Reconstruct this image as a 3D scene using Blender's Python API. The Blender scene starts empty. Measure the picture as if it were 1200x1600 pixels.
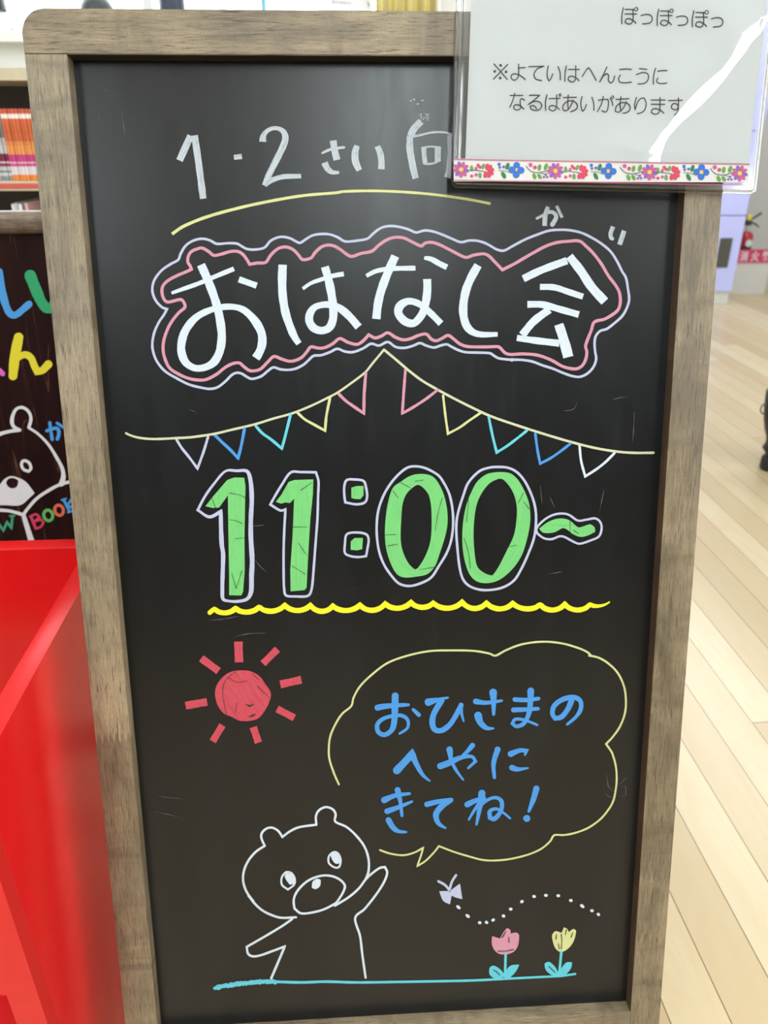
import bpy, bmesh, math, random
from mathutils import Matrix, Vector
random.seed(7)
S = bpy.context.scene
COL = S.collection
# ------------------------------------------------------------------ camera
F = 1200.0                                   # focal length in pixels of the 1200 x 1600 frame
CAM = Vector((-0.04515783, -0.75110509, 1.05))
M = Matrix(((9.98384926e-01, -2.53970478e-02, 5.08185972e-02),
            (-5.68114402e-02, -4.46491031e-01, 8.92982765e-01),
            (1.09218822e-05, -8.94427610e-01, -4.47212758e-01)))   # camera (x right, y down, z away) -> world
cd = bpy.data.cameras.new('camera'); cam = bpy.data.objects.new('camera', cd); COL.objects.link(cam)
cd.sensor_fit = 'VERTICAL'; cd.sensor_height = 24; cd.lens = 18; cd.clip_start = .01
cx_, cy_, cz_ = M.col[0], -M.col[1], -M.col[2]
cam.matrix_world = Matrix(((cx_[0], cy_[0], cz_[0], CAM[0]), (cx_[1], cy_[1], cz_[1], CAM[1]), (cx_[2], cy_[2], cz_[2], CAM[2]), (0, 0, 0, 1)))
cd.dof.use_dof = True; cd.dof.focus_distance = .75; cd.dof.aperture_fstop = 5.0
S.camera = cam
# ------------------------------------------------------------------ world, lights, exposure
S.view_settings.view_transform = 'Standard'; S.view_settings.look = 'None'
S.view_settings.gamma = 1; S.view_settings.use_curve_mapping = False
S.view_settings.exposure = 0.30
S.cycles.transparent_max_bounces = 24
W = bpy.data.worlds.new('daylight'); S.world = W; W.use_nodes = True
bg = W.node_tree.nodes['Background']; bg.inputs[0].default_value = (.92, .97, 1, 1); bg.inputs[1].default_value = 3.0
def area(name, loc, sx, sy, energy, rot=(0, 0, 0), color=(1, .97, .92)):
    l = bpy.data.lights.new(name, 'AREA'); l.shape = 'RECTANGLE'; l.size = sx; l.size_y = sy; l.energy = energy; l.color = color
    o = bpy.data.objects.new(name, l); COL.objects.link(o); o.location = loc; o.rotation_euler = rot
    return o
LAMPX = 2.45
for lx, ly in ((-1.8, -3.3), (-1.8, -.8), (.25, -3.3), (.25, -.8), (LAMPX, -3.3), (LAMPX, -.8), (LAMPX, 3.2)):
    area('ceiling_lamp', (lx, ly, 2.66), .24, 2.3, 48 if ly > 0 else 46 if ly < -2 else 28, (0, 0, 0), (.88, .97, 1))
area('daylight_lamp', (-.6, 1.93, 1.9), 1.7, 1.1, 24, (math.radians(-90), 0, 0), (.93, .97, 1))
area('daylight_lamp', (4.3, -1.6, 1.5), 1.4, 2.8, 42, (0, math.radians(90), 0), (.94, .97, 1))

# ------------------------------------------------------------------ helpers
def ray(px, py): return M @ Vector(((px - 600) / F, (py - 800) / F, 1.0))
def on_plane(px, py, P, N):
    d = ray(px, py); return CAM + d * ((P - CAM).dot(N) / d.dot(N))
def srgb(r, g, b):
    f = lambda v: v / 12.92 if v <= .04045 else ((v + .055) / 1.055) ** 2.4
    return (f(r / 255), f(g / 255), f(b / 255), 1)

class NT:
    def __init__(s, name):
        s.m = bpy.data.materials.new(name); s.m.use_nodes = True; s.t = s.m.node_tree
        s.b = s.t.nodes['Principled BSDF']; s.out = s.t.nodes['Material Output']
    def n(s, typ, **kw):
        x = s.t.nodes.new(typ)
        for k, v in kw.items(): setattr(x, k, v)
        return x
    def set(s, x, i, v):
        if isinstance(v, bpy.types.NodeSocket): s.t.links.new(v, x.inputs[i])
        else: x.inputs[i].default_value = v
    def math(s, op, a, b=0.0, c=0.0):
        x = s.n('ShaderNodeMath', operation=op); s.set(x, 0, a); s.set(x, 1, b); s.set(x, 2, c); return x.outputs[0]
    def coord(s, kind='Object', scale=(1, 1, 1), rot=(0, 0, 0), loc=(0, 0, 0)):
        c = s.n('ShaderNodeTexCoord'); mp = s.n('ShaderNodeMapping'); s.t.links.new(c.outputs[kind], mp.inputs[0])
        mp.inputs['Scale'].default_value = scale; mp.inputs['Rotation'].default_value = rot; mp.inputs['Location'].default_value = loc
        return mp.outputs[0]
    def noise(s, vec, scale, detail=4, rough=.55, dist=0):
        x = s.n('ShaderNodeTexNoise'); s.set(x, 'Vector', vec); s.set(x, 'Scale', scale); s.set(x, 'Detail', detail); s.set(x, 'Roughness', rough); s.set(x, 'Distortion', dist)
        return x.outputs[0]
    def ramp(s, fac, stops):
        x = s.n('ShaderNodeValToRGB'); s.set(x, 0, fac); e = x.color_ramp.elements
        while len(e) < len(stops): e.new(.5)
        for el, (p, c) in zip(e, stops): el.position = p; el.color = c if len(c) == 4 else (*c, 1)
        return x.outputs[0]
    def mix(s, fac, a, b, mode='MIX'):
        x = s.n('ShaderNodeMix', data_type='RGBA', blend_type=mode); s.set(x, 0, fac); s.set(x, 6, a); s.set(x, 7, b); return x.outputs[2]
    def base(s, v): s.set(s.b, 'Base Color', v)
    def bump(s, h, strength=.3, dist=.001):
        x = s.n('ShaderNodeBump'); s.set(x, 'Height', h); s.set(x, 'Strength', strength); s.set(x, 'Distance', dist); s.t.links.new(x.outputs[0], s.b.inputs['Normal'])

_mc = {}
def plain(name, color, rough=.5, spec=.5, metal=0, vary=.06, scale=30):
    if name in _mc: return _mc[name]
    t = NT(name); k = t.noise(t.coord(), scale)
    lo = tuple(c * (1 - vary) for c in color[:3]) + (1,); hi = tuple(min(1, c * (1 + vary)) for c in color[:3]) + (1,)
    t.base(t.ramp(k, [(.3, lo), (.7, hi)])); t.set(t.b, 'Roughness', rough); t.set(t.b, 'Specular IOR Level', spec); t.set(t.b, 'Metallic', metal)
    _mc[name] = t.m; return t.m

def link(name, me, mats, parent=None, smooth=False):
    o = bpy.data.objects.new(name, me); COL.objects.link(o)
    for m in (mats if isinstance(mats, (list, tuple)) else [mats]): me.materials.append(m)
    if parent: o.parent = parent
    if smooth:
        for p in me.polygons: p.use_smooth = True
    return o
def empty(name, loc=(0, 0, 0), rot=(0, 0, 0)):
    o = bpy.data.objects.new(name, None); COL.objects.link(o); o.location = loc; o.rotation_euler = rot; o.empty_display_size = .1
    return o
def tag(o, label, cat, group=None):
    o['label'] = label; o['category'] = cat
    if group: o['group'] = group
    return o
def struct(o): o['kind'] = 'structure'; return o

class MB:                                    # collects shapes into one mesh
    def __init__(s): s.bm = bmesh.new()
    def box(s, a, b, mi=0, bev=0, seg=2):
        a, b = Vector(a), Vector(b); r = bmesh.ops.create_cube(s.bm, size=1)
        for v in r['verts']: v.co = Vector([(a[i] + b[i]) / 2 + v.co[i] * abs(b[i] - a[i]) for i in range(3)])
        fs = {f for v in r['verts'] for f in v.link_faces}
        for f in fs: f.material_index = mi
        if bev:
            es = {e for f in fs for e in f.edges}
            rr = bmesh.ops.bevel(s.bm, geom=list(es), offset=bev, segments=seg, affect='EDGES', profile=.5)
            for f in rr['faces']: f.material_index = mi
        return s
    def prism(s, pts, axis, a, b, mi=0, bev=0):  # polygon (2D) extruded along axis
        def P(u, v, w): return {'x': (w, u, v), 'y': (u, w, v), 'z': (u, v, w)}[axis]
        A = [s.bm.verts.new(P(u, v, a)) for u, v in pts]; B = [s.bm.verts.new(P(u, v, b)) for u, v in pts]
        fs = [s.bm.faces.new(A), s.bm.faces.new(B[::-1])]
        n = len(pts)
        for i in range(n): fs.append(s.bm.faces.new((A[i], B[i], B[(i + 1) % n], A[(i + 1) % n])))
        for f in fs: f.material_index = mi
        if bev:
            es = list(fs[0].edges) + list(fs[1].edges)
            r = bmesh.ops.bevel(s.bm, geom=es, offset=bev, segments=2, affect='EDGES')
            for f in r['faces']: f.material_index = mi
        return s
    def lathe(s, prof, c=(0, 0, 0), n=28, mi=0, axis='z'):
        rings = []
        for r, z in prof:
            rg = []
            for k in range(n):
                a = 2 * math.pi * k / n; p = (r * math.cos(a), r * math.sin(a), z)
                if axis == 'y': p = (p[0], -p[2], p[1])
                rg.append(s.bm.verts.new(Vector(c) + Vector(p)))
            rings.append(rg)
        for i in range(len(rings) - 1):
            for k in range(n):
                s.bm.faces.new((rings[i][k], rings[i][(k + 1) % n], rings[i + 1][(k + 1) % n], rings[i + 1][k])).material_index = mi
        s.bm.faces.new(rings[0][::-1]).material_index = mi; s.bm.faces.new(rings[-1]).material_index = mi
        return s
    def tube(s, pts, r, n=10, closed=False, mi=0):
        pts = [Vector(p) for p in pts]; m = len(pts); rs = r if isinstance(r, (list, tuple)) else [r] * m; rings = []
        up = None
        for i, p in enumerate(pts):
            t = (pts[(i + 1) % m] - pts[i - 1]) if closed else (pts[min(i + 1, m - 1)] - pts[max(i - 1, 0)])
            t.normalize()
            if up is None: up = Vector((0, 0, 1)) if abs(t.z) < .9 else Vector((1, 0, 0))
            a = t.cross(up).normalized(); b = a.cross(t).normalized(); up = b
            rings.append([s.bm.verts.new(p + (a * math.cos(2 * math.pi * k / n) + b * math.sin(2 * math.pi * k / n)) * rs[i]) for k in range(n)])
        for i in range(m if closed else m - 1):
            A, B = rings[i], rings[(i + 1) % m]
            for k in range(n): s.bm.faces.new((A[k], A[(k + 1) % n], B[(k + 1) % n], B[k])).material_index = mi
        if not closed: s.bm.faces.new(rings[0][::-1]).material_index = mi; s.bm.faces.new(rings[-1]).material_index = mi
        return s
    def build(s, name, mats, parent=None, smooth=False):
        bmesh.ops.recalc_face_normals(s.bm, faces=s.bm.faces)
        me = bpy.data.meshes.new(name); s.bm.to_mesh(me); s.bm.free()
        o = link(name, me, mats, parent)
        if smooth:
            for p in me.polygons: p.use_smooth = True
            try: me.set_sharp_from_angle(angle=math.radians(40))
            except Exception: pass
        return o

# ---- painted strokes: polylines as seen on a surface, laid on that surface as thin paint films
def T(ox, oy, s, pts): return [(ox + p[0] / s, oy + p[1] / s) for p in pts]
def spline(pts, closed=False, step=2.2, corner=None):
    n = len(pts); out = []
    if n == 2: seg = [(0,)]
    rng = range(n if closed else n - 1)
    P = lambda i: pts[i % n] if closed else pts[max(0, min(n - 1, i))]
    for i in rng:
        p0, p1, p2, p3 = P(i - 1), P(i), P(i + 1), P(i + 2)
        def sharp(a, b, c):                     # keep real corners crisp
            v1 = (b[0] - a[0], b[1] - a[1]); v2 = (c[0] - b[0], c[1] - b[1]); l1 = math.hypot(*v1); l2 = math.hypot(*v2)
            return l1 > 0 and l2 > 0 and (v1[0] * v2[0] + v1[1] * v2[1]) / (l1 * l2) < .35
        t1 = ((p2[0] - p0[0]) / 2, (p2[1] - p0[1]) / 2); t2 = ((p3[0] - p1[0]) / 2, (p3[1] - p1[1]) / 2)
        d = (p2[0] - p1[0], p2[1] - p1[1]); L = math.hypot(*d)
        def lim(t):
            l = math.hypot(*t); k = min(1, 1.1 * L / l) if l > 0 else 0; return (t[0] * k, t[1] * k)
        t1, t2 = lim(t1), lim(t2)
        if sharp(p0, p1, p2): t1 = d
        if sharp(p1, p2, p3): t2 = d
        k = max(1, int(L / step))
        for j in range(k):
            u = j / k; u2 = u * u; u3 = u2 * u
            h = (2 * u3 - 3 * u2 + 1, u3 - 2 * u2 + u, -2 * u3 + 3 * u2, u3 - u2)
            out.append((h[0] * p1[0] + h[1] * t1[0] + h[2] * p2[0] + h[3] * t2[0], h[0] * p1[1] + h[1] * t1[1] + h[2] * p2[1] + h[3] * t2[1], i + u))
    if not closed: out.append((pts[-1][0], pts[-1][1], n - 1))
    return out

class Paint:
    """collects strokes and filled shapes; place(px, py, lift) turns an image point into a point on the painted surface"""
    def __init__(s, place, lift=.0003): s.place = place; s.v = []; s.f = []; s.uv = []; s.mi = []; s.k = 0; s.lift = lift; s.br = [0]
    def _add(s, pts, uvs, faces, mi, ramp=0):
        o = len(s.v); s.k += 1; L = s.lift + (s.k % 9) * .00002
        n = max(1, len(pts) - 1); s.v += [s.place(x, y, L + ramp * i / n) for i, (x, y) in enumerate(pts)]; s.uv += uvs   # later paint lies on top of earlier paint
        s.f += [tuple(i + o for i in f) for f in faces]; s.mi += [mi] * len(faces)
    def nx(s):                                # the next stroke starts a new piece of lettering
        if s.f and s.br[-1] != len(s.f): s.br.append(len(s.f))
        return s
    def stroke(s, pts, w, closed=False, cap='r', mi=0, jit=.05, rough_edge=0):
        sp = spline(pts, closed); n = len(sp); N = len(pts)
        ws = list(w) if isinstance(w, (list, tuple)) else [w, w]
        def wid(u):
            q = u / max(1, (N if closed else N - 1)) * (len(ws) - 1); i = min(int(q), len(ws) - 2); return ws[i] + (ws[i + 1] - ws[i]) * (q - i)
        P, U, Fc = [], [], []; L = 0; ph = random.random() * 9
        for i, (x, y, u) in enumerate(sp):
            a = sp[i - 1] if (i or closed) else sp[i]; b = sp[(i + 1) % n] if (i < n - 1 or closed) else sp[i]
            tx, ty = b[0] - a[0], b[1] - a[1]; l = math.hypot(tx, ty) or 1; nx, ny = -ty / l, tx / l
            # mitre so that corners keep their width
            t1 = (x - a[0], y - a[1]); t2 = (b[0] - x, b[1] - y); l1 = math.hypot(*t1); l2 = math.hypot(*t2)
            mt = 1.0
            if l1 and l2: mt = 1 / max(.6, math.sqrt(max(.01, (1 + (t1[0] * t2[0] + t1[1] * t2[1]) / l1 / l2) / 2)))
            if i: L += math.hypot(x - sp[i - 1][0], y - sp[i - 1][1])
            h = wid(u) / 2 * mt * (1 + jit * math.sin(L * .21 + ph) * .6 + jit * (random.random() - .5))
            e1 = rough_edge * random.random(); e2 = rough_edge * random.random()
            P += [(x + nx * (h + e1), y + ny * (h + e1)), (x - nx * (h + e2), y - ny * (h + e2))]; U += [(L, h), (L, -h)]
        m = len(P)
        for i in range(n if closed else n - 1):
            a, b, c, d = 2 * i, 2 * i + 1, (2 * i + 3) % m, (2 * i + 2) % m; Fc.append((a, b, c, d))
        caps = []
        if cap == 'r' and not closed:
            for e, sgn in ((0, -1), (n - 1, 1)):
                P0_, U0_, F0_ = P, U, Fc; P, U, Fc = [], [], []
                x, y, u = sp[e]; q = sp[1] if e == 0 else sp[n - 2]; tx, ty = x - q[0], y - q[1]; l = math.hypot(tx, ty) or 1; tx /= l; ty /= l
                h = wid(u) / 2; c = len(P); P.append((x, y)); U.append((sp and (0 if e == 0 else L), 0))
                for k in range(9):
                    a = -math.pi / 2 + math.pi * k / 8; P.append((x + h * (tx * math.cos(a) - ty * math.sin(a)), y + h * (ty * math.cos(a) + tx * math.sin(a)))); U.append(((0 if e == 0 else L) + sgn * h * math.cos(a), h * math.sin(a)))
                for k in range(8): Fc.append((c, c + 1 + k, c + 2 + k))
                caps.append((P, U, Fc, 0 if e == 0 else .00015)); P, U, Fc = P0_, U0_, F0_
        k_ = s.k; s._add(P, U, Fc, mi, .00015)
        for P, U, Fc, up in caps:
            s.k = k_; l_ = s.lift; s.lift = l_ + up; s._add(P, U, Fc, mi); s.lift = l_
        return s
    def fill(s, pts, mi=0, smooth=True, ang=0):
        sp = [(p[0], p[1]) for p in spline(pts, True, 3)] if smooth else list(pts)
        ar = sum(sp[i - 1][0] * sp[i][1] - sp[i][0] * sp[i - 1][1] for i in range(len(sp)))
        if ar < 0: sp = sp[::-1]
        from mathutils.geometry import tessellate_polygon
        tr = tessellate_polygon([[Vector((x, y, 0)) for x, y in sp]])
        ca, sa = math.cos(ang), math.sin(ang)
        s._add(sp, [(y * ca + x * sa, x * ca - y * sa) for x, y in sp], [tuple(t) for t in tr], mi); return s
    def ring(s, outer, inner, mi=0, n=90):
        def res(pts, a0):
            sp = [(p[0], p[1]) for p in spline(pts, True, 1.5)]
            cx = sum(p[0] for p in sp) / len(sp); cy = sum(p[1] for p in sp) / len(sp); return sp
        A, B = res(outer, 0), res(inner, 0)
        cx = sum(p[0] for p in B) / len(B); cy = sum(p[1] for p in B) / len(B)
        def at(sp, a):
            best = None; dx, dy = math.cos(a), math.sin(a)
            for i in range(len(sp)):
                (x1, y1), (x2, y2) = sp[i - 1], sp[i]
                x1 -= cx; x2 -= cx; y1 -= cy; y2 -= cy
                den = dx * (y2 - y1) - dy * (x2 - x1)
                if abs(den) < 1e-9: continue
                t = (x1 * (y2 - y1) - y1 * (x2 - x1)) / den; u = (x1 * dy - y1 * dx) / den
                if t > 0 and -1e-6 <= u <= 1 + 1e-6 and (best is None or t > best): best = t
            t = best or 1; return (cx + dx * t, cy + dy * t)
        P, U = [], []
        for k in range(n):
            a = 2 * math.pi * k / n; o_, i_ = at(A, a), at(B, a); P += [o_, i_]; w = math.dist(o_, i_) / 2
            U += [(k * 5, w), (k * 5, -w)]
        s._add(P, U, [(2 * k, 2 * k + 1, (2 * k + 3) % (2 * n), (2 * k + 2) % (2 * n)) for k in range(n)], mi); return s
    def dot(s, x, y, rx, ry=None, ang=0, mi=0, n=14):
        ry = ry or rx; ca, sa = math.cos(ang), math.sin(ang); P = []
        for k in range(n):
            a = 2 * math.pi * k / n; u, v = rx * math.cos(a), ry * math.sin(a); P.append((x + u * ca - v * sa, y + u * sa + v * ca))
        s._add(P, [(p[1], p[0]) for p in P], [tuple(range(n))], mi); return s
    def build(s, name, mats, parent=None, toward=None, label=None):
        if len(s.br) > 1:
            for a, b in zip(s.br, s.br[1:] + [len(s.f)]):
                q = Paint(s.place); ids = sorted({i for f in s.f[a:b] for i in f}); mp = {v: k for k, v in enumerate(ids)}
                q.v = [s.v[i] for i in ids]; q.uv = [s.uv[i] for i in ids]; q.f = [tuple(mp[i] for i in f) for f in s.f[a:b]]; q.mi = s.mi[a:b]
                q.build(name, mats, parent, toward, label)
            return
        me = bpy.data.meshes.new(name); me.from_pydata([tuple(v) for v in s.v], [], s.f); me.update()
        me.polygons.foreach_set('material_index', s.mi)
        bm = bmesh.new(); bm.from_mesh(me); bm.faces.ensure_lookup_table()
        if toward is not None:
            for f in bm.faces:
                f.normal_update()
                if f.normal.dot(toward) < 0: f.normal_flip()
        uvl = bm.loops.layers.uv.new('UVMap')
        for f in bm.faces:
            for l in f.loops: l[uvl].uv = s.uv[l.vert.index]
        bm.to_mesh(me); bm.free()
        o = link(name, me, mats, parent)
        if label: o['label'] = label
        return o

# ------------------------------------------------------------------ materials
def paint_mat(name, color, under=(.018, .018, .018, 1), streak=.3, rough=.6):
    if name in _mc: return _mc[name]
    t = NT(name); color = tuple(v * .69 for v in color[:3]) + (1,)
    uv = t.coord('UV', (.02, .42, 1)); a = t.noise(uv, 1.0, 3, .6)
    uv2 = t.coord('UV', (.12, .12, 1)); b = t.noise(uv2, 1.0, 3, .6)
    k = t.math('MULTIPLY', t.ramp(a, [(.42, (0, 0, 0)), (.78, (1, 1, 1))]), streak)
    k2 = t.math('MULTIPLY', t.ramp(b, [(.55, (0, 0, 0)), (.8, (1, 1, 1))]), streak * .6)
    t.base(t.mix(t.math('MINIMUM', t.math('ADD', k, k2), .8), color, under)); t.set(t.b, 'Roughness', rough); t.set(t.b, 'Specular IOR Level', .3)
    _mc[name] = t.m; return t.m
WHITE = paint_mat('white_chalk_paint', srgb(228, 238, 250), streak=.16)
WASHED = paint_mat('washed_white_chalk_paint', srgb(206, 214, 224), streak=.5)
LAV = paint_mat('lavender_white_paint', srgb(202, 207, 234), streak=.15)
PINK = paint_mat('pink_paint', srgb(226, 156, 178), streak=.18)
PALEY = paint_mat('pale_yellow_paint', srgb(228, 228, 160), streak=.15)
YEL = paint_mat('yellow_paint', srgb(255, 246, 40), streak=.12)
BLUE = paint_mat('blue_paint', srgb(80, 160, 238), streak=.2)
CYAN = paint_mat('cyan_paint', srgb(108, 216, 234), streak=.15)
GREEN = paint_mat('green_paint', srgb(128, 218, 128), streak=.22)
RED = paint_mat('coral_red_paint', srgb(222, 82, 98), streak=.42)
GHOST = paint_mat('faint_chalk_dust', srgb(104, 104, 106), streak=.85)
INK = plain('black_ink', (.02, .02, .025, 1), .6)
SCR = plain('black_scratch', (.012, .016, .012, 1), .6)

def board_black():
    t = NT('chalkboard_black'); v = t.coord('Object')
    a = t.noise(t.coord('Object', (14, 14, 3)), 1, 5, .6, 1.2)
    b = t.noise(t.coord('Object', (60, 60, 14)), 1, 5, .65, .6)
    base = t.mix(t.ramp(a, [(.45, (0, 0, 0)), (.85, (1, 1, 1))]), (.0034, .0038, .0046, 1), (.0075, .0086, .0110, 1))
    for sc_, rt in (((9, 90, 300), (0, .62, 0)), ((300, 90, 7), (0, .25, 0)), ((8, 90, 260), (0, -1.1, 0))):
        sv = t.noise(t.coord('Object', sc_, rt), 1, 2, .5, 1.2); base = t.mix(t.math('MULTIPLY', t.ramp(sv, [(.73, (0, 0, 0)), (.80, (1, 1, 1))]), .22), base, (.04, .042, .045, 1))
    base = t.mix(t.math('MULTIPLY', t.ramp(b, [(.6, (0, 0, 0)), (.85, (1, 1, 1))]), .3), base, (.016, .016, .017, 1))
    t.base(base); t.set(t.b, 'Roughness', t.ramp(b, [(.3, (.28,) * 3), (.8, (.33,) * 3)])); t.set(t.b, 'Specular IOR Level', .46)
    return t.m
def wood(name, axis, light, dark, pore, seg=.19, off=0.0, rough=.42):
    t = NT(name); c = t.n('ShaderNodeTexCoord'); sx = t.n('ShaderNodeSeparateXYZ'); t.t.links.new(c.outputs['Object'], sx.inputs[0])
    X, Y, Z = sx.outputs; along, across = (Z, X) if axis == 'z' else (X, Z)
    tooth = t.math('MULTIPLY', t.math('PINGPONG', across, .0029), 5.0)
    q = t.math('ADD', t.math('DIVIDE', t.math('ADD', along, tooth), seg), off)
    cell = t.math('FLOOR', q); wn = t.n('ShaderNodeTexWhiteNoise', noise_dimensions='1D'); t.set(wn, 'W', t.math('ADD', cell, t.math('MULTIPLY', t.math('SIGN', across), 31.0)))
    comb = t.n('ShaderNodeCombineXYZ'); sh = t.math('MULTIPLY', wn.outputs[0], 7.0)
    t.set(comb, 0, t.math('ADD', X, sh)); t.set(comb, 1, Y); t.set(comb, 2, t.math('ADD', Z, sh))
    def mp(sc):
        m_ = t.n('ShaderNodeMapping'); t.t.links.new(comb.outputs[0], m_.inputs[0]); m_.inputs['Scale'].default_value = sc; return m_.outputs[0]
    L = lambda a, b: (b, b, a) if axis == 'z' else (a, b, b)
    broad = t.noise(mp(L(7, 34)), 1, 4, .6, .7); fine = t.noise(mp(L(22, 520)), 1, 6, .75, .4); por = t.noise(mp(L(55, 1100)), 1, 3, .6, .5)
    blot = t.noise(mp(L(20, 7)), 1, 3, .6, .8); grit = t.noise(mp((700, 700, 700)), 1, 2, .6)
    col = t.ramp(t.math('ADD', t.math('MULTIPLY', broad, .55), t.math('MULTIPLY', fine, .45)), [(.37, dark), (.63, light)])
    tone = t.math('ADD', .42, t.math('MULTIPLY', t.math('ADD', t.math('MULTIPLY', wn.outputs[0], .45), t.math('MULTIPLY', blot, 1.0)), .5))
    hs = t.n('ShaderNodeHueSaturation'); t.set(hs, 'Color', col); t.set(hs, 'Value', tone)
    col = t.mix(t.math('MULTIPLY', t.ramp(blot, [(.48, (0, 0, 0)), (.66, (1, 1, 1))]), .85), hs.outputs[0], tuple(x * .9 for x in dark[:3]) + (1,))
    col = t.mix(t.math('MULTIPLY', t.ramp(por, [(.54, (0, 0, 0)), (.67, (1, 1, 1))]), .78), col, pore)
    col = t.mix(t.math('MULTIPLY', t.ramp(grit, [(.5, (0, 0, 0)), (.75, (1, 1, 1))]), .35), col, pore)
    t.base(col); t.set(t.b, 'Roughness', rough); t.set(t.b, 'Specular IOR Level', .5)
    t.bump(t.math('SUBTRACT', fine, t.math('MULTIPLY', t.ramp(por, [(.6, (0, 0, 0)), (.7, (1, 1, 1))]), 1.2)), .35, .0008)
    return t.m
WL, WD, WP = (.40, .305, .185, 1), (.14, .104, .064, 1), (.03, .022, .015, 1)
WOODZ = wood('weathered_brown_wood_upright', 'z', WL, WD, WP, off=.22)
WOODX = wood('weathered_brown_wood_rail', 'x', WL, WD, WP, seg=.5)
WOODI = wood('dark_inner_edge', 'x', (.05, .036, .022, 1), (.02, .014, .009, 1), (.008, .006, .004, 1), seg=.5)  # darker wood for the underside of the top rail
WOODB = wood('shaded_brown_inner_edge', 'z', (.12, .07, .038, 1), (.055, .032, .017, 1), (.02, .012, .008, 1), off=.3)  # shade on the right stile's inner edge, put into the wood colour
BLACK = board_black()
def inner_face(o, mat, n):                     # the inner edge of a frame member takes a darker colour of its own
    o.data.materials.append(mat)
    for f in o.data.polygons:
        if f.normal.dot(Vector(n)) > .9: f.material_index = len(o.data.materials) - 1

# ------------------------------------------------------------------ setting
def floor_mat():
    t = NT('maple_plank_floor'); c = t.n('ShaderNodeTexCoord'); sx = t.n('ShaderNodeSeparateXYZ'); t.t.links.new(c.outputs['Object'], sx.inputs[0])
    X, Y = sx.outputs[0], sx.outputs[1]; w = .07965; a = math.atan2(.02866, .99959)
    q = t.math('ADD', t.math('MULTIPLY', X, math.cos(a)), t.math('MULTIPLY', Y, math.sin(a)))
    p = t.math('SUBTRACT', t.math('MULTIPLY', Y, math.cos(a)), t.math('MULTIPLY', X, math.sin(a)))
    r = t.math('DIVIDE', t.math('SUBTRACT', q, .3593 - 10 * w), w); row = t.math('FLOOR', r)
    w1 = t.n('ShaderNodeTexWhiteNoise', noise_dimensions='1D'); t.set(w1, 'W', row)
    pl = t.math('ADD', t.math('DIVIDE', p, 1.8), t.math('MULTIPLY', w1.outputs[0], 5.0)); ci = t.math('FLOOR', pl)
    w2 = t.n('ShaderNodeTexWhiteNoise', noise_dimensions='2D'); cb = t.n('ShaderNodeCombineXYZ'); t.set(cb, 0, row); t.set(cb, 1, ci); t.set(w2, 'Vector', cb.outputs[0])
    cv = t.n('ShaderNodeCombineXYZ'); t.set(cv, 0, t.math('ADD', q, t.math('MULTIPLY', w2.outputs[0], 9.0))); t.set(cv, 1, t.math('MULTIPLY', p, .16)); t.set(cv, 2, t.math('MULTIPLY', w2.outputs[0], 4.0))
    n1 = t.noise(cv.outputs[0], 26, 5, .6, 1.6); n2 = t.noise(cv.outputs[0], 8, 3, .6, 2.5)
    col = t.ramp(w2.outputs[0], [(0, (.45, .335, .19)), (.5, (.54, .42, .26)), (1, (.60, .495, .33))])
    col = t.mix(t.math('MULTIPLY', t.ramp(n1, [(.45, (0, 0, 0)), (.75, (1, 1, 1))]), .35), col, (.50, .33, .17, 1))
    col = t.mix(t.math('MULTIPLY', t.ramp(n2, [(.52, (0, 0, 0)), (.8, (1, 1, 1))]), .3), col, (.46, .29, .14, 1))
    fr = t.math('FRACT', r); d1 = t.math('MINIMUM', fr, t.math('SUBTRACT', 1.0, fr)); g1 = t.math('LESS_THAN', d1, .009)
    fp = t.math('FRACT', pl); d2 = t.math('MINIMUM', fp, t.math('SUBTRACT', 1.0, fp)); g2 = t.math('LESS_THAN', d2, .0005)
    g = t.math('MAXIMUM', g1, g2); t.base(t.mix(g, col, (.13, .06, .025, 1)))
    t.set(t.b, 'Roughness', .3); t.set(t.b, 'Specular IOR Level', .45)
    return t.m
def slab(name, a, b, mat): return struct(MB().box(a, b).build(name, mat))
WALL = plain('white_wall_paint', (.80, .80, .78, 1), .7, .3, vary=.02, scale=3)
GREYW = plain('warm_grey_wall_paint', (.66, .635, .585, 1), .7, .3, vary=.03, scale=3)
GREYD = plain('shaded_grey_wall', (.46, .44, .41, 1), .7, .3, vary=.03, scale=3)  # grey wall tone where less light falls, shade put into the colour
CEIL = plain('ceiling_white', (.78, .82, .86, 1), .8, .2, vary=.02, scale=3)
SILL = plain('white_gloss_trim', (.84, .85, .84, 1), .4, .5, vary=.01)
slab('floor', (-3.2, -5.2, -.1), (4.4, 5.2, 0), floor_mat())
slab('ceiling', (-3.2, -5.2, 2.7), (4.4, 5.2, 2.8), CEIL)
slab('wall_left', (-3.3, -5.2, 0), (-3.2, 5.2, 2.7), WALL)
slab('wall_right', (4.4, -5.2, 0), (4.5, 5.2, 2.7), WALL)
slab('wall_front', (-3.2, -5.3, 0), (4.4, -5.2, 2.7), plain('brown_grey_wall', (.07, .066, .062, 1), .7, .3, vary=.05, scale=3))
mb = MB()                                    # window wall behind the low bookcase
WY = 1.80
for a, b in (((-3.2, WY, 0), (.98, WY + .12, 1.262)), ((-3.2, WY, 2.35), (.98, WY + .12, 2.7)), ((-3.2, WY, 1.262), (-1.7, WY + .12, 2.35)), ((.258, WY, 1.262), (.98, WY + .12, 2.35))): mb.box(a, b)
struct(mb.build('wall_back', WALL))
slab('wall_side', (.98, WY, 0), (1.08, 5.2, 2.7), WALL)
slab('wall_niche', (1.08, 5.0, 0), (4.4, 5.2, 2.7), GREYW)
slab('trim_1', (-1.75, WY - .05, 1.261), (.30, WY + .12, 1.286), SILL)
win = MB()
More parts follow.
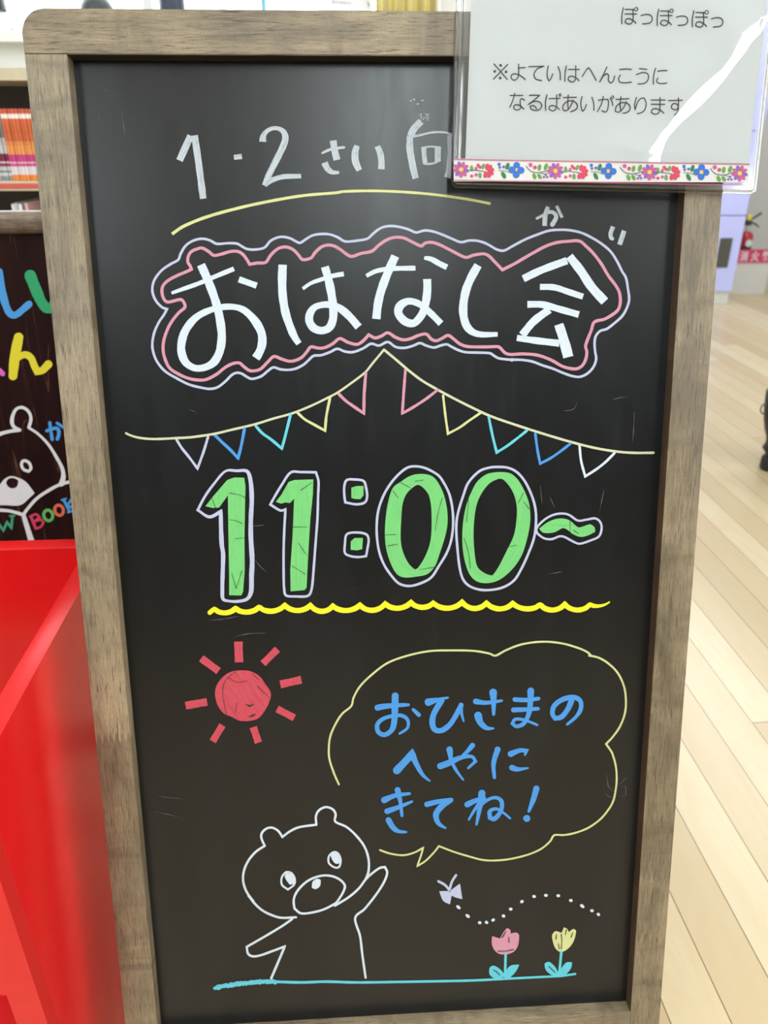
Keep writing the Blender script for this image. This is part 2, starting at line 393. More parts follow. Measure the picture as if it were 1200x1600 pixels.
for x0, x1 in ((-1.7, -1.66), (-.572, -.546), (-.36, -.345), (.245, .258)): win.box((x0, WY + .03, 1.286), (x1, WY + .09, 2.35))
win.box((-1.7, WY + .03, 1.286), (.258, WY + .09, 1.30)); win.box((-1.7, WY + .03, 2.31), (.258, WY + .09, 2.35))
wf = struct(win.build('window_1', SILL))
blue_seal = plain('blue_window_seal', srgb(120, 190, 225), .4)
MB().box((-.243, WY + .025, 1.286), (-.231, WY + .085, 2.35)).build('window_seal', blue_seal, wf)

# ------------------------------------------------------------------ chalkboard sign
LEAN = math.radians(-14.158)
FOOT = Vector((0, -.27864, 0)); LZ = 1.139191     # inner top edge along the board
board = empty('chalkboard_sign', FOOT, (LEAN, 0, 0))
tag(board, 'wood-framed chalkboard sign leaning back on the floor, chalk lettering for 11:00 story time', 'chalkboard')
RB = Matrix.Rotation(LEAN, 3, 'X'); RBI = RB.transposed(); BN = RB @ Vector((0, 1, 0))
def on_board(depth):
    P0 = FOOT + RB @ Vector((0, depth, 0))
    def f(px, py, lift=0):
        q = RBI @ (on_plane(px, py, P0 - BN * lift, BN) - FOOT); return q
    return f
HW, SW, HI = .265, .0345, .98375; ZT, ZB = LZ, LZ - HI; PD = .0149
# top rail with rounded outer corners
R_ = .0185; zt = ZT + .0339; xo = HW + SW
pts = [(-xo, ZT + .0001), (xo, ZT + .0001)]
for k in range(9): a = math.pi / 2 * k / 8; pts.append((xo - R_ + R_ * math.cos(a), zt - R_ + R_ * math.sin(a)))
for k in range(9): a = math.pi / 2 + math.pi / 2 * k / 8; pts.append((-xo + R_ + R_ * math.cos(a), zt - R_ + R_ * math.sin(a)))
MB().prism(pts, 'y', 0, .032, bev=.0006).build('frame_rail', WOODX, board, True)
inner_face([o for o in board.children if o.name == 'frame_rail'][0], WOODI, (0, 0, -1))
for sg in (-1, 1):
    a, b = sorted((sg * HW, sg * xo)); MB().box((a, 0, .012), (b, .032, ZT), bev=.0006).build('frame_stile', WOODZ, board, True)
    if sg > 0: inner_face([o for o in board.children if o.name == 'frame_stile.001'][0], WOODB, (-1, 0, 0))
MB().box((-HW, 0, ZB - .052), (HW, .032, ZB), bev=.0006).build('frame_rail', WOODX, board, True)
panel = MB().box((-HW - .004, PD, ZB - .004), (HW + .004, PD + .006, ZT + .004)).build('writing_panel', BLACK, board)
# the rear leaf of the folding sign
rl = Matrix.Rotation(math.radians(2 * 14.158), 4, 'X'); hz = Vector((0, .034, zt - .004)); rear = []
for nm, a, b, mt in (('rear_stile', (-xo, 0, -1.135), (-HW, .03, -.02), WOODZ), ('rear_stile', (HW, 0, -1.135), (xo, .03, -.02), WOODZ),
                     ('rear_rail', (-HW, 0, -.056), (HW, .03, -.02), WOODX), ('rear_rail', (-HW, 0, -1.07), (HW, .03, -1.02), WOODX)):
    o = MB().box(a, b).build(nm, mt, board); o.data.transform(Matrix.Translation(hz) @ rl)
steel = plain('dull_steel', (.35, .34, .32, 1), .4, .5, .8)
for sx_ in (-.2, .2): MB().box((sx_ - .02, .030, zt - .024), (sx_ + .02, .0345, zt - .006)).build('hinge', steel, board)

PB = on_board(PD); TW = RBI @ (RB @ Vector((0, -1, 0)))
def paint(): return Paint(PB)
def fin(p, name, mat, label=None): return p.build(name, mat, panel, Vector((0, -1, 0)), label)
A = lambda *q: T(250, 140, 4, q)
B = lambda *q: T(480, 140, 4, q)
C = lambda *q: T(220, 340, 5, q)
D = lambda *q: T(400, 340, 5, q)
E = lambda *q: T(580, 340, 5, q)
G = lambda *q: T(780, 310, 5, q)
H = lambda *q: T(180, 530, 5, q)
I = lambda *q: T(400, 530, 5, q)
J = lambda *q: T(600, 530, 5, q)
K = lambda *q: T(800, 580, 5, q)
L_ = lambda *q: T(290, 720, 5, q)
M_ = lambda *q: T(510, 720, 5, q)
N_ = lambda *q: T(720, 720, 5, q)
O_ = lambda *q: T(270, 980, 5, q)
P_ = lambda *q: T(500, 980, 4, q)
Q_ = lambda *q: T(740, 980, 4, q)
R5 = lambda *q: T(760, 1150, 5, q)
S4 = lambda *q: T(560, 1150, 4, q)
T4 = lambda *q: T(360, 1240, 4.2857, q)
U4 = lambda *q: T(320, 1400, 4, q)
V4 = lambda *q: T(660, 1350, 4, q)

# age line
p = paint()
p.stroke(A((192, 288), (122, 443)), 11, cap='f').stroke(A((216, 286), (240, 450), (270, 682)), 10.5, cap='f')
p.nx().stroke(A((462, 424), (512, 418)), 8, cap='f')
p.nx().stroke(A((642, 326), (646, 290), (668, 260), (705, 242), (745, 245), (775, 268), (784, 305), (772, 348), (750, 395), (715, 465), (682, 530), (655, 600)), [11, 7, 6, 9.5, 10.5, 10, 9], cap='f')
p.stroke(A((652, 596), (700, 566), (770, 545), (882, 541)), [8, 8, 7], cap='f')
p.nx().stroke(A((1015, 396), (1070, 372), (1150, 361)), [3.5, 5, 4]).stroke(A((1082, 318), (1092, 380), (1106, 440)), 10.5, cap='f').stroke(A((1028, 456), (1045, 492), (1075, 516), (1120, 518)), [10, 9, 4], cap='f')
p.nx().stroke(B((312, 350), (300, 390), (302, 450), (326, 505)), [8, 11, 11, 9], cap='f').stroke(B((438, 354), (457, 400), (464, 450), (463, 498)), [9, 10, 10], cap='f')
p.nx().stroke(B((712, 198), (668, 245), (645, 292)), 11, cap='f').stroke(B((642, 290), (642, 370), (658, 470), (678, 556)), [10, 11, 10], cap='f')
p.stroke(B((640, 296), (700, 286), (780, 268), (860, 268), (912, 284)), 3.6).stroke(B((895, 285), (895, 400), (888, 500), (875, 550)), [9, 9, 10], cap='f')
p.stroke(B((728, 362), (731, 410), (738, 465)), 7.5, cap='f').stroke(B((718, 364), (770, 356), (832, 362)), 3).stroke(B((816, 362), (816, 450)), 9.5, cap='f').stroke(B((738, 466), (790, 460), (828, 442)), 3.5)
fin(p, 'chalk_letter', WASHED)
p = paint()
for q in ((648, 70), (690, 90), (720, 68), (668, 62)): p.dot(*B(q)[0], 2, 1.2)
for k in range(26): p.dot(*B((702 + 60 * random.random(), 152 + 42 * random.random()))[0], 1.1, .7, random.random() * 3)
fin(p, 'chalk_smudge', WASHED)
p = paint(); p.stroke(A((75, 903), (150, 853), (300, 793), (500, 738), (700, 695), (900, 662), (1100, 645)) + B((230, 637), (400, 633), (600, 640), (800, 657), (1000, 685), (1146, 713)), [5, 4.6, 4.2, 4.2], cap='f')
fin(p, 'underline_arc', PALEY)
# title
out = C((205, 715), (165, 700), (115, 645), (90, 570), (105, 490), (160, 415), (230, 365), (292, 330), (310, 285), (350, 220), (410, 180), (480, 165), (540, 178), (595, 205), (680, 200), (750, 203), (790, 225), (830, 245), (890, 250), (965, 235)) \
    + D((110, 185), (160, 158), (210, 150), (270, 163), (310, 185), (345, 197), (385, 172), (440, 140), (510, 128), (580, 132), (640, 155), (680, 180), (710, 188), (790, 180), (870, 165), (910, 130), (960, 90), (1010, 70), (1070, 66)) \
    + E((230, 75), (290, 92), (350, 116), (395, 105), (430, 100), (490, 110), (560, 135), (630, 165), (700, 192), (760, 180), (820, 180), (880, 195), (930, 220), (980, 248), (1035, 258)) \
    + G((100, 375), (200, 322), (300, 282), (390, 252), (480, 245), (560, 250), (640, 268), (720, 305), (800, 355), (870, 415), (920, 490), (960, 570), (990, 620), (1005, 700), (1015, 790), (995, 860), (960, 920), (900, 975), (840, 1020), (790, 1035), (755, 1075), (745, 1130), (750, 1200), (758, 1250), (745, 1300), (715, 1345), (670, 1380), (620, 1395), (560, 1385), (490, 1360), (420, 1330), (340, 1305), (260, 1275), (180, 1262), (100, 1260)) \
    + E((1100, 1112), (1000, 1100), (960, 1080), (930, 1060), (850, 1055), (740, 1052), (680, 1035), (620, 1005), (590, 990), (540, 1000), (490, 1015), (430, 1000), (380, 980), (330, 1000), (260, 1018), (190, 1010)) \
    + D((1030, 972), (960, 1000), (900, 985), (840, 1020), (780, 1045), (740, 1052), (690, 1045), (635, 1025), (580, 1050), (510, 1075), (450, 1080), (410, 1115), (370, 1150), (310, 1180), (250, 1190), (190, 1185), (135, 1170), (90, 1200), (40, 1240)) \
    + C((870, 1260), (830, 1245), (790, 1220), (750, 1212), (710, 1230), (660, 1280), (600, 1325), (540, 1338), (480, 1330), (380, 1305), (280, 1255), (190, 1200), (130, 1130), (100, 1060), (90, 990), (105, 900), (140, 820), (180, 760))
p = paint(); p.stroke(out, 3.9, True); fin(p, 'title_outline', LAV, 'white wavy outer outline round the title')
inn = C((335, 660), (315, 640), (280, 645), (210, 660), (180, 635), (165, 580), (175, 530), (215, 490), (280, 455), (350, 425), (395, 405), (385, 375), (368, 350), (370, 305), (395, 265), (440, 245), (480, 238), (530, 265), (570, 295), (630, 285), (700, 265), (760, 265), (800, 290), (830, 330), (850, 365), (910, 355)) \
    + D((75, 350), (110, 300), (150, 258), (190, 235), (240, 230), (290, 250), (330, 290), (365, 328), (430, 315), (460, 275), (510, 230), (560, 215), (610, 222), (660, 250), (740, 302), (820, 280), (905, 262), (960, 215), (1020, 175), (1080, 155)) \
    + E((250, 158), (310, 185), (390, 222), (420, 200), (470, 193), (530, 210), (620, 255), (735, 310), (800, 293), (880, 283), (920, 300), (960, 340), (1025, 408)) \
    + G((120, 510), (240, 440), (360, 375), (450, 345), (540, 335), (625, 333), (680, 375), (740, 435), (800, 515), (850, 600), (910, 680), (940, 740), (945, 820), (920, 880), (830, 940), (745, 965), (720, 1030), (675, 1150), (685, 1200), (675, 1260), (650, 1305), (610, 1330), (560, 1330), (490, 1310), (400, 1260), (300, 1225), (200, 1215), (120, 1218)) \
    + E((1100, 1070), (1050, 1060), (1010, 1020), (990, 1008), (900, 1010), (800, 1010), (740, 1005), (690, 985), (640, 945), (600, 920), (550, 945), (510, 962), (470, 950), (430, 910), (370, 920), (310, 945), (250, 955), (190, 935)) \
    + D((1030, 900), (980, 925), (930, 940), (880, 915), (840, 960), (790, 990), (720, 975), (655, 945), (600, 985), (540, 1015), (490, 1020), (430, 1010), (400, 1045), (360, 1090), (310, 1115), (260, 1122), (200, 1105), (140, 1085), (90, 1130), (40, 1180)) \
    + C((900, 1195), (850, 1195), (800, 1160), (770, 1135), (720, 1140), (660, 1170), (590, 1225), (510, 1265), (440, 1268), (370, 1255), (300, 1225), (230, 1180), (195, 1120), (175, 1040), (180, 960), (210, 870), (250, 800), (300, 740), (345, 700))
p = paint(); p.stroke(inn, 4.8, True); fin(p, 'title_outline', PINK, 'pink wavy inner outline round the title')
p = paint()
p.stroke(C((240, 590), (300, 568), (450, 515), (600, 452), (728, 400)), [4.5, 6.5, 7, 7.5], cap='f')
p.stroke(C((470, 368), (520, 480), (570, 610), (605, 730), (628, 860), (632, 950), (615, 1050), (570, 1130), (500, 1170), (420, 1175), (350, 1130), (318, 1050), (320, 970), (350, 880), (420, 790), (510, 735), (620, 702), (720, 697), (800, 720), (870, 780), (920, 850), (947, 920), (945, 1000), (922, 1060), (898, 1098)), [13, 13, 13, 13, 10, 13, 12.5, 9.5, 9.5, 13, 13, 13], cap='f')
p.stroke(C((766, 482), (905, 532)), 9.5, cap='f')
p.nx().stroke(D((208, 368), (204, 500), (210, 620), (230, 740), (262, 840), (300, 930), (336, 985)), [13.5, 13, 13, 12, 9.5], cap='f')
p.stroke(D((365, 556), (430, 512), (520, 480), (600, 455), (686, 440)), [5, 6.5, 7.5], cap='f')
p.stroke(D((538, 384), (565, 480), (590, 600), (604, 720), (600, 800), (570, 862), (510, 883), (450, 862), (417, 810), (422, 750), (460, 700), (530, 680), (600, 685), (660, 712), (730, 772), (802, 855)), [12, 13, 13, 12, 12, 13, 10, 10, 12, 12], cap='f')
p.nx().stroke(E((-38, 456), (20, 425), (80, 408), (180, 398), (346, 395)), [6, 7.5, 7.5], cap='f')
p.stroke(E((188, 300), (130, 430), (78, 570), (52, 680), (40, 792)), 13, cap='f')
p.stroke(E((414, 314), (470, 325), (530, 358), (592, 388)), [5, 9, 8.5], cap='f')
p.stroke(E((437, 480), (438, 570), (425, 670), (400, 750), (345, 818), (300, 825), (250, 800), (212, 745), (225, 690), (280, 655), (340, 660), (400, 690), (470, 752), (545, 828)), [12.5, 12.5, 12, 12, 13, 13, 10, 10, 10.5], cap='f')
p.nx().stroke(E((835, 372), (780, 470), (740, 570), (720, 680), (722, 770), (748, 850), (800, 898), (870, 914), (988, 912)), [13, 13, 13, 12.5, 10, 7], cap='f')
p.nx().stroke(G((188, 628), (330, 560), (530, 486)), 11.5, cap='f').stroke(G((548, 452), (640, 570), (720, 690), (825, 806)), [13, 14, 14], cap='f')
p.stroke(G((318, 692), (430, 695), (540, 730), (655, 768)), 9.5, cap='f').stroke(G((220, 828), (340, 830), (470, 865), (622, 908)), 10.5, cap='f')
p.stroke(G((392, 868), (270, 960), (180, 1068)), 12, cap='f').stroke(G((138, 1090), (280, 1110), (470, 1132)), [9, 10.5, 10.5], cap='f').stroke(G((465, 984), (500, 1090), (540, 1240)), [14, 15, 17], cap='f')
fin(p, 'title_letter', WHITE)
p = paint()
p.stroke(G((295, 156), (345, 130), (400, 105), (435, 120), (445, 150), (415, 205)), [4, 6, 7]).stroke(G((382, 65), (360, 130), (355, 215)), [6, 7.5, 7], cap='f').stroke(G((448, 58), (492, 150)), 5, cap='f')
p.nx().stroke(G((890, 220), (870, 275), (876, 312), (896, 320)), [7, 6.5, 4], cap='f').stroke(G((976, 252), (940, 362)), 7.5, cap='f')
fin(p, 'reading_letter', WASHED)
# bunting
p = paint(); p.stroke(H((85, 735), (130, 755), (200, 772), (310, 780), (470, 773), (600, 765), (770, 740), (900, 710), (1090, 665)) + I((130, 622), (280, 580), (420, 525), (560, 458), (640, 415), (720, 360), (850, 262), (910, 190), (1000, 82)), [3.4, 3.8, 3.4, 3.4])
p.stroke(J((0, 82), (100, 165), (200, 250), (300, 325), (420, 395), (560, 470), (700, 540), (830, 600), (1000, 660)) + K((200, 475), (450, 550), (650, 600), (820, 628), (960, 638), (1105, 637)), 3.8)
fin(p, 'bunting_string', paint_mat('grey_yellow_paint', srgb(222, 224, 186), streak=.15))
for m_, w, q in ((LAV, 4, H((480, 785), (520, 850), (580, 925), (643, 1010), (690, 880), (725, 765))), (BLUE, 4.6, H((775, 745), (830, 800), (900, 865), (960, 930), (985, 830), (1010, 700))),
                 (CYAN, 4.3, I((0, 680), (50, 735), (120, 785), (202, 855), (230, 750), (270, 590))), (PALEY, 4, I((325, 575), (380, 625), (450, 665), (540, 715), (550, 600), (580, 450))),
                 (PINK, 4.6, I((640, 420), (700, 480), (770, 530), (843, 580), (845, 430), (858, 265))), (PINK, 4.3, J((168, 240), (155, 400), (143, 580), (230, 530), (330, 465), (420, 395))),
                 (PALEY, 3.6, J((462, 440), (480, 600), (500, 738), (590, 690), (660, 640), (755, 575))), (CYAN, 4, J((818, 605), (845, 740), (880, 885), (960, 835), (1040, 775), (1115, 715))),
                 (BLUE, 4, K((182, 490), (200, 620), (220, 722), (300, 680), (380, 625), (458, 565))), (WHITE, 3.8, K((528, 580), (540, 700), (572, 822), (660, 765), (730, 710), (800, 640)))):
    p = paint(); p.stroke(q, w, jit=.1); fin(p, 'bunting_flag', m_)
# time
p = paint()
p.fill(L_((155, 355), (205, 290), (325, 150), (380, 130), (458, 132), (468, 200), (465, 330), (460, 600), (462, 850), (450, 1020), (435, 1052), (340, 1050), (340, 900), (335, 600), (330, 270), (262, 365), (210, 368)), smooth=False)
p.nx().fill(L_((705, 320), (745, 270), (805, 165), (850, 150), (998, 145), (995, 260), (975, 450), (960, 700), (945, 990), (930, 1010), (820, 1020), (818, 850), (835, 600), (848, 295), (815, 330), (780, 325), (745, 335)), smooth=False)
p.nx().fill(M_((195, 210), (235, 197), (290, 197), (290, 270), (265, 300), (220, 298), (195, 290)), smooth=False).nx().fill(M_((190, 630), (220, 603), (285, 603), (280, 690), (240, 700), (190, 695)), smooth=False)
p.nx().ring(M_((520, 210), (580, 165), (640, 125), (700, 105), (780, 105), (840, 130), (890, 200), (925, 290), (945, 400), (945, 500), (925, 600), (880, 740), (850, 820), (790, 885), (700, 905), (610, 912), (555, 890), (510, 820), (470, 700), (457, 580), (465, 430), (485, 310)),
       M_((725, 188), (790, 250), (815, 330), (822, 440), (820, 560), (805, 660), (760, 770), (700, 858), (640, 800), (595, 700), (580, 600), (585, 450), (595, 340), (625, 260), (680, 205)))
p.nx().ring(N_((300, 88), (380, 95), (440, 140), (490, 220), (530, 320), (542, 400), (540, 500), (510, 640), (470, 750), (400, 850), (310, 925), (220, 955), (130, 945), (70, 890), (30, 780), (12, 640), (18, 480), (45, 340), (85, 240), (130, 160), (200, 105), (250, 92)),
       N_((320, 140), (365, 180), (410, 250), (435, 340), (437, 440), (415, 580), (360, 700), (300, 820), (250, 898), (190, 880), (130, 830), (110, 740), (100, 600), (105, 460), (125, 340), (165, 250), (220, 180), (270, 150)))
p.nx().fill(N_((612, 530), (670, 485), (730, 458), (790, 450), (850, 465), (885, 495), (920, 520), (970, 508), (1010, 495), (1045, 520), (1050, 555), (1000, 580), (940, 595), (880, 575), (840, 545), (800, 525), (740, 555), (690, 565), (640, 560)), ang=1.57)
SCRL = .0007
scr = []
for q in (L_((340, 250), (430, 270), (480, 300)), L_((345, 460), (400, 470), (440, 490)), L_((390, 608), (455, 603)), L_((360, 880), (395, 1000), (440, 860)), L_((205, 290), (235, 370)), L_((830, 820), (935, 885)), L_((880, 640), (940, 730)), L_((900, 230), (985, 170)), L_((840, 517), (950, 517)),
          M_((460, 580), (545, 575)), M_((480, 665), (560, 650)), M_((905, 290), (870, 420), (850, 545)), M_((560, 290), (520, 235)), M_((580, 170), (655, 210)), M_((690, 160), (760, 150)), M_((730, 850), (850, 830)), N_((495, 320), (515, 350), (538, 380)), N_((450, 330), (490, 250)), N_((25, 600), (60, 720), (75, 840)), N_((60, 300), (45, 480)), N_((380, 670), (440, 660)), N_((855, 470), (855, 560)), N_((880, 540), (920, 570))):
    scr.append(q)
fin(p, 'time_digit', GREEN)
p = paint()
p.stroke(L_((310, 82), (220, 182), (150, 280), (95, 385), (185, 438), (275, 397), (277, 520), (282, 650), (293, 730), (290, 870), (287, 1000), (292, 1078), (335, 1095), (410, 1098), (482, 1078), (512, 1020), (515, 900), (520, 780), (510, 600), (510, 450), (517, 300), (508, 160), (480, 82), (400, 78)), [3.5, 4, 4, 6, 7, 6.5, 6, 4, 5, 7.5, 7.5, 7, 7, 5, 3.5], True)
p.nx().stroke(L_((820, 92), (750, 190), (690, 290), (662, 342), (740, 388), (780, 380), (772, 520), (766, 700), (766, 900), (770, 1000), (785, 1052), (860, 1060), (955, 1055), (985, 1000), (1000, 850), (1015, 650), (1030, 450), (1035, 280), (1038, 160), (1018, 90), (900, 88)), 3.8, True)
p.nx().stroke(M_((160, 150), (140, 200), (140, 270), (148, 325), (235, 340), (300, 325), (318, 280), (310, 210), (290, 158), (225, 146)), 3.8, True).nx().stroke(M_((160, 574), (145, 650), (145, 720), (190, 745), (250, 752), (310, 745), (320, 690), (330, 620), (312, 575), (240, 560)), 3.6, True)
p.nx().stroke(M_((630, 55), (700, 43), (780, 60), (870, 110), (910, 160), (960, 260), (985, 380), (990, 500), (975, 620), (940, 720), (880, 820), (820, 910), (740, 955), (650, 978), (570, 960), (510, 900), (450, 810), (410, 700), (393, 560), (400, 420), (430, 310), (480, 210), (550, 120)), 3.8, True)
p.nx().stroke(N_((290, 48), (370, 55), (440, 90), (500, 160), (550, 260), (580, 360), (588, 460), (575, 590), (530, 720), (470, 850), (410, 940), (310, 995), (180, 1010), (80, 985), (20, 930), (-10, 830), (-30, 640), (-35, 500), (-20, 400), (20, 270), (60, 170), (140, 85), (215, 55)), 3.8, True)
p.nx().stroke(N_((600, 512), (660, 455), (730, 420), (800, 412), (850, 425), (915, 467), (980, 460), (1050, 450), (1090, 480), (1100, 530), (1080, 590), (1020, 620), (930, 648), (880, 632), (810, 595), (770, 590), (710, 612), (650, 605), (600, 568), (590, 540)), 3.4, True)
fin(p, 'digit_outline', LAV)
crs = L_((225, 1160), (390, 1155), (575, 1145), (775, 1130), (975, 1130), (1150, 1135)) + M_((262, 1128), (460, 1118), (660, 1108), (835, 1112), (1060, 1105)) + N_((200, 1112), (405, 1115), (620, 1126), (812, 1122), (1010, 1124), (1160, 1104))
trs = L_((300, 1188), (480, 1182), (655, 1175), (880, 1170), (1060, 1176)) + M_((150, 1170), (342, 1168), (540, 1152), (735, 1145), (910, 1152)) + N_((80, 1154), (300, 1157), (510, 1157), (710, 1166), (910, 1166), (1075, 1134))
p = paint(); c = []
for i in range(len(crs) - 1):
    for k in range(7):
        u = k / 7; top = crs[i][1] * (1 - u) + crs[i + 1][1] * u; c.append((crs[i][0] * (1 - u) + crs[i + 1][0] * u, top + (trs[i][1] - (crs[i][1] + crs[i + 1][1]) / 2) * math.sin(math.pi * u) ** .75))
c = [(crs[0][0] - 7, crs[0][1] + 5)] + c + [crs[-1]]
p.stroke(c, [7.5] + [8.2] * 14 + [7.5, 2.5]); fin(p, 'wavy_underline', YEL)
# sun
p = paint(); p.fill(O_((330, 520), (345, 450), (390, 390), (450, 350), (530, 337), (610, 345), (680, 385), (720, 440), (765, 510), (755, 580), (720, 650), (670, 710), (600, 732), (520, 730), (460, 700), (400, 675), (350, 610)), ang=.6); fin(p, 'sun_disc', RED)
for w, q in ((13, ((512, 112), (518, 274))), (11, ((818, 172), (705, 284))), (12, ((1004, 410), (840, 447))), (11, ((815, 638), (950, 708))), (11.5, ((628, 780), (670, 902))), (11, ((388, 765), (312, 892))), (12, ((268, 583), (100, 613))), (11.5, ((222, 243), (358, 342)))):
    p = paint(); p.stroke(O_(*q), w, cap='f'); fin(p, 'sun_ray', RED)
p = paint(); p.lift = .0007
p.fill(O_((560, 600), (600, 608), (645, 598), (600, 625)), smooth=False).nx().fill(O_((582, 702), (620, 685), (655, 675), (625, 700)), smooth=False)
for q in (O_((490, 350), (410, 420), (390, 520), (420, 690)), O_((430, 390), (500, 430), (580, 420)), O_((620, 360), (670, 410)), O_((660, 460), (755, 550)), O_((500, 590), (490, 660)), *scr): p.nx().stroke(q, .75, jit=.3)
fin(p, 'scratch_mark', SCR)
# speech bubble
p = paint()
p.stroke(P_((118, 982), (90, 920), (60, 830), (55, 760), (65, 680), (100, 600), (140, 540), (195, 493), (210, 440), (250, 370), (320, 300), (420, 225), (540, 180), (680, 150), (820, 145), (960, 148), (1060, 165), (1097, 178)) + Q_((200, 145), (290, 110), (390, 93), (480, 92), (570, 105), (660, 132), (710, 155), (732, 175)), 3.1)
p.stroke(Q_((722, 177), (780, 190), (840, 225), (900, 285), (940, 370), (952, 460), (945, 540), (915, 620), (870, 685), (828, 730), (860, 775)) + R5((985, 140), (1010, 230), (1018, 330), (1010, 420), (990, 510), (950, 580), (890, 650), (800, 715), (700, 755), (610, 773), (530, 775), (500, 820), (430, 880), (330, 925), (200, 958), (80, 972)) + S4((780, 775), (700, 755), (600, 725), (503, 688), (470, 730), (420, 780), (368, 813), (390, 750), (405, 698), (350, 728), (280, 745), (200, 735), (135, 713)), [3.2, 3, 2.8, 2.8])
fin(p, 'speech_bubble', PALEY)
p = paint()
p.stroke(P_((360, 503), (400, 495), (480, 488), (553, 485)), [9.5, 8, 4.5]).stroke(P_((470, 430), (468, 500), (465, 580), (450, 640), (405, 672), (365, 655), (358, 610), (390, 575), (450, 555), (510, 552), (548, 580), (546, 630), (497, 665)), [11, 10, 8, 7, 7, 6, 6, 5, 3.5]).stroke(P_((583, 515), (618, 548)), [5, 6.5])
p.nx().stroke(P_((678, 468), (740, 452), (800, 440)), [12, 6, 3]).stroke(P_((760, 458), (712, 540), (702, 600), (718, 640), (760, 645), (810, 610), (850, 550), (882, 488)), [9, 9, 8.5, 8, 8]).stroke(P_((880, 485), (885, 540), (898, 588)), [7, 4.5, 2.5])
p.nx().stroke(P_((974, 464), (1040, 472), (1136, 459)), [9, 6.5, 4]).stroke(P_((1082, 408), (1085, 470), (1085, 545)), [12, 8, 4.5]).stroke(P_((988, 552), (1002, 595), (1040, 630), (1086, 632)), [12, 9, 2.5])
p.nx().stroke(Q_((258, 452), (330, 455), (405, 446)), [7.5, 6]).stroke(Q_((250, 517), (330, 514), (403, 509)), [8, 5.5]).stroke(Q_((357, 398), (355, 470), (345, 540), (315, 600), (270, 620), (242, 602), (260, 575), (310, 578), (360, 595), (398, 611)), [10.5, 8, 6.5, 5.5, 5, 4.5, 3.5])
p.nx().stroke(Q_((612, 456), (590, 510), (550, 560), (510, 570), (492, 540), (505, 490), (555, 452), (620, 438), (665, 458), (670, 510), (640, 560), (585, 607)), [9, 8, 7, 7.5, 8, 7.5, 6.5, 4])
p.nx().stroke(P_((480, 895), (575, 793), (600, 850), (640, 920), (686, 961)), [12, 11, 8, 6, 2.5])
p.nx().stroke(P_((752, 868), (800, 850), (880, 815), (948, 808), (972, 838), (927, 880)), [10, 10, 7, 5, 5, 4]).stroke(P_((953, 738), (925, 772), (893, 802)), [8, 5]).stroke(P_((810, 765), (822, 835), (855, 900), (895, 953)), [10, 6, 4.5, 3.2])
p.nx().stroke(Q_((150, 765), (125, 850), (130, 940)), [9.5, 7, 5]).stroke(Q_((232, 792), (290, 770), (330, 772), (320, 800)), [9.5, 7, 6, 2.5]).stroke(Q_((240, 878), (275, 888), (340, 880)), [9, 7, 2.5])
p.nx().stroke(S4((162, 400), (230, 372), (320, 360)), [10, 7, 4.5]).stroke(S4((180, 470), (250, 445), (335, 409)), [9, 7, 3.5]).stroke(S4((245, 338), (262, 410), (272, 498)), [9.5, 6, 4.5]).stroke(S4((188, 525), (215, 570), (250, 595), (300, 600)), [9, 8, 3])
p.nx().stroke(S4((428, 427), (500, 410), (580, 400)), [8.5, 7]).stroke(S4((575, 405), (520, 440), (485, 490), (500, 545), (545, 575)), [7, 9, 9.5, 7, 3])
p.nx().stroke(S4((772, 358), (760, 440), (738, 553)), [11, 8, 3.5]).stroke(S4((680, 428), (730, 405), (785, 390)), [9, 7]).stroke(S4((780, 395), (740, 440), (690, 522)), [6, 5, 3.5]).stroke(S4((745, 450), (810, 398), (860, 385), (895, 410), (890, 470), (850, 518), (822, 510), (822, 470), (860, 455), (900, 475), (948, 514)), [4, 5, 5.5, 6.5, 7, 7, 7, 5, 4, 3.5])
p.nx().stroke(S4((1112, 330), (1092, 400), (1065, 470)), [10, 8, 4.5]).dot(*S4((1052, 515))[0], 5.5)
fin(p, 'bubble_letter', BLUE)
# bear
p = paint()
p.stroke(T4((230, 350), (170, 390), (120, 450), (90, 520), (86, 590), (110, 660), (160, 730)) + U4((275, 0), (310, 45), (360, 90), (420, 120), (480, 136), (570, 133)), 3.6)
p.stroke(T4((230, 350), (208, 300), (210, 265), (240, 235), (280, 228), (320, 250), (348, 290), (400, 252), (460, 225), (575, 208), (573, 150), (595, 110), (640, 90), (685, 105), (705, 140), (702, 187), (780, 225), (850, 290), (900, 360), (925, 440), (925, 520), (905, 575)), 3.5)
p.stroke(T4((700, 750), (790, 695), (860, 635), (905, 575), (945, 537), (1000, 498), (1035, 492), (1050, 530), (1030, 590), (980, 670), (900, 771)) + U4((940, 138), (970, 250), (985, 370), (1005, 510)), 3.5)
p.stroke(U4((545, 145), (480, 190), (380, 250), (262, 318), (270, 360), (300, 377), (350, 370), (420, 345), (500, 315), (460, 410), (415, 515)), [3.5, 3.5, 3.8])
p.stroke(T4((430, 771), (424, 710), (450, 650), (510, 590), (580, 557), (650, 548), (720, 568), (765, 612), (755, 660), (712, 728)) + U4((810, 50), (740, 85), (660, 105), (600, 108), (565, 82)), 3.5, True)
p.stroke(T4((375, 525), (345, 560), (345, 610), (385, 642), (425, 612), (432, 575), (412, 535)), 3, True).fill(T4((375, 530), (410, 540), (432, 580), (425, 605), (400, 610), (375, 580), (362, 550)))
p.stroke(T4((690, 392), (660, 420), (660, 465), (700, 495), (730, 488), (738, 440), (720, 400)), 3, True).fill(T4((685, 395), (715, 400), (740, 430), (735, 465), (705, 470), (680, 440), (672, 410)))
p.fill(T4((550, 590), (580, 570), (605, 578), (600, 620), (570, 640), (545, 630)))
fin(p, 'bear_drawing', WHITE, 'white line drawing of a waving bear')
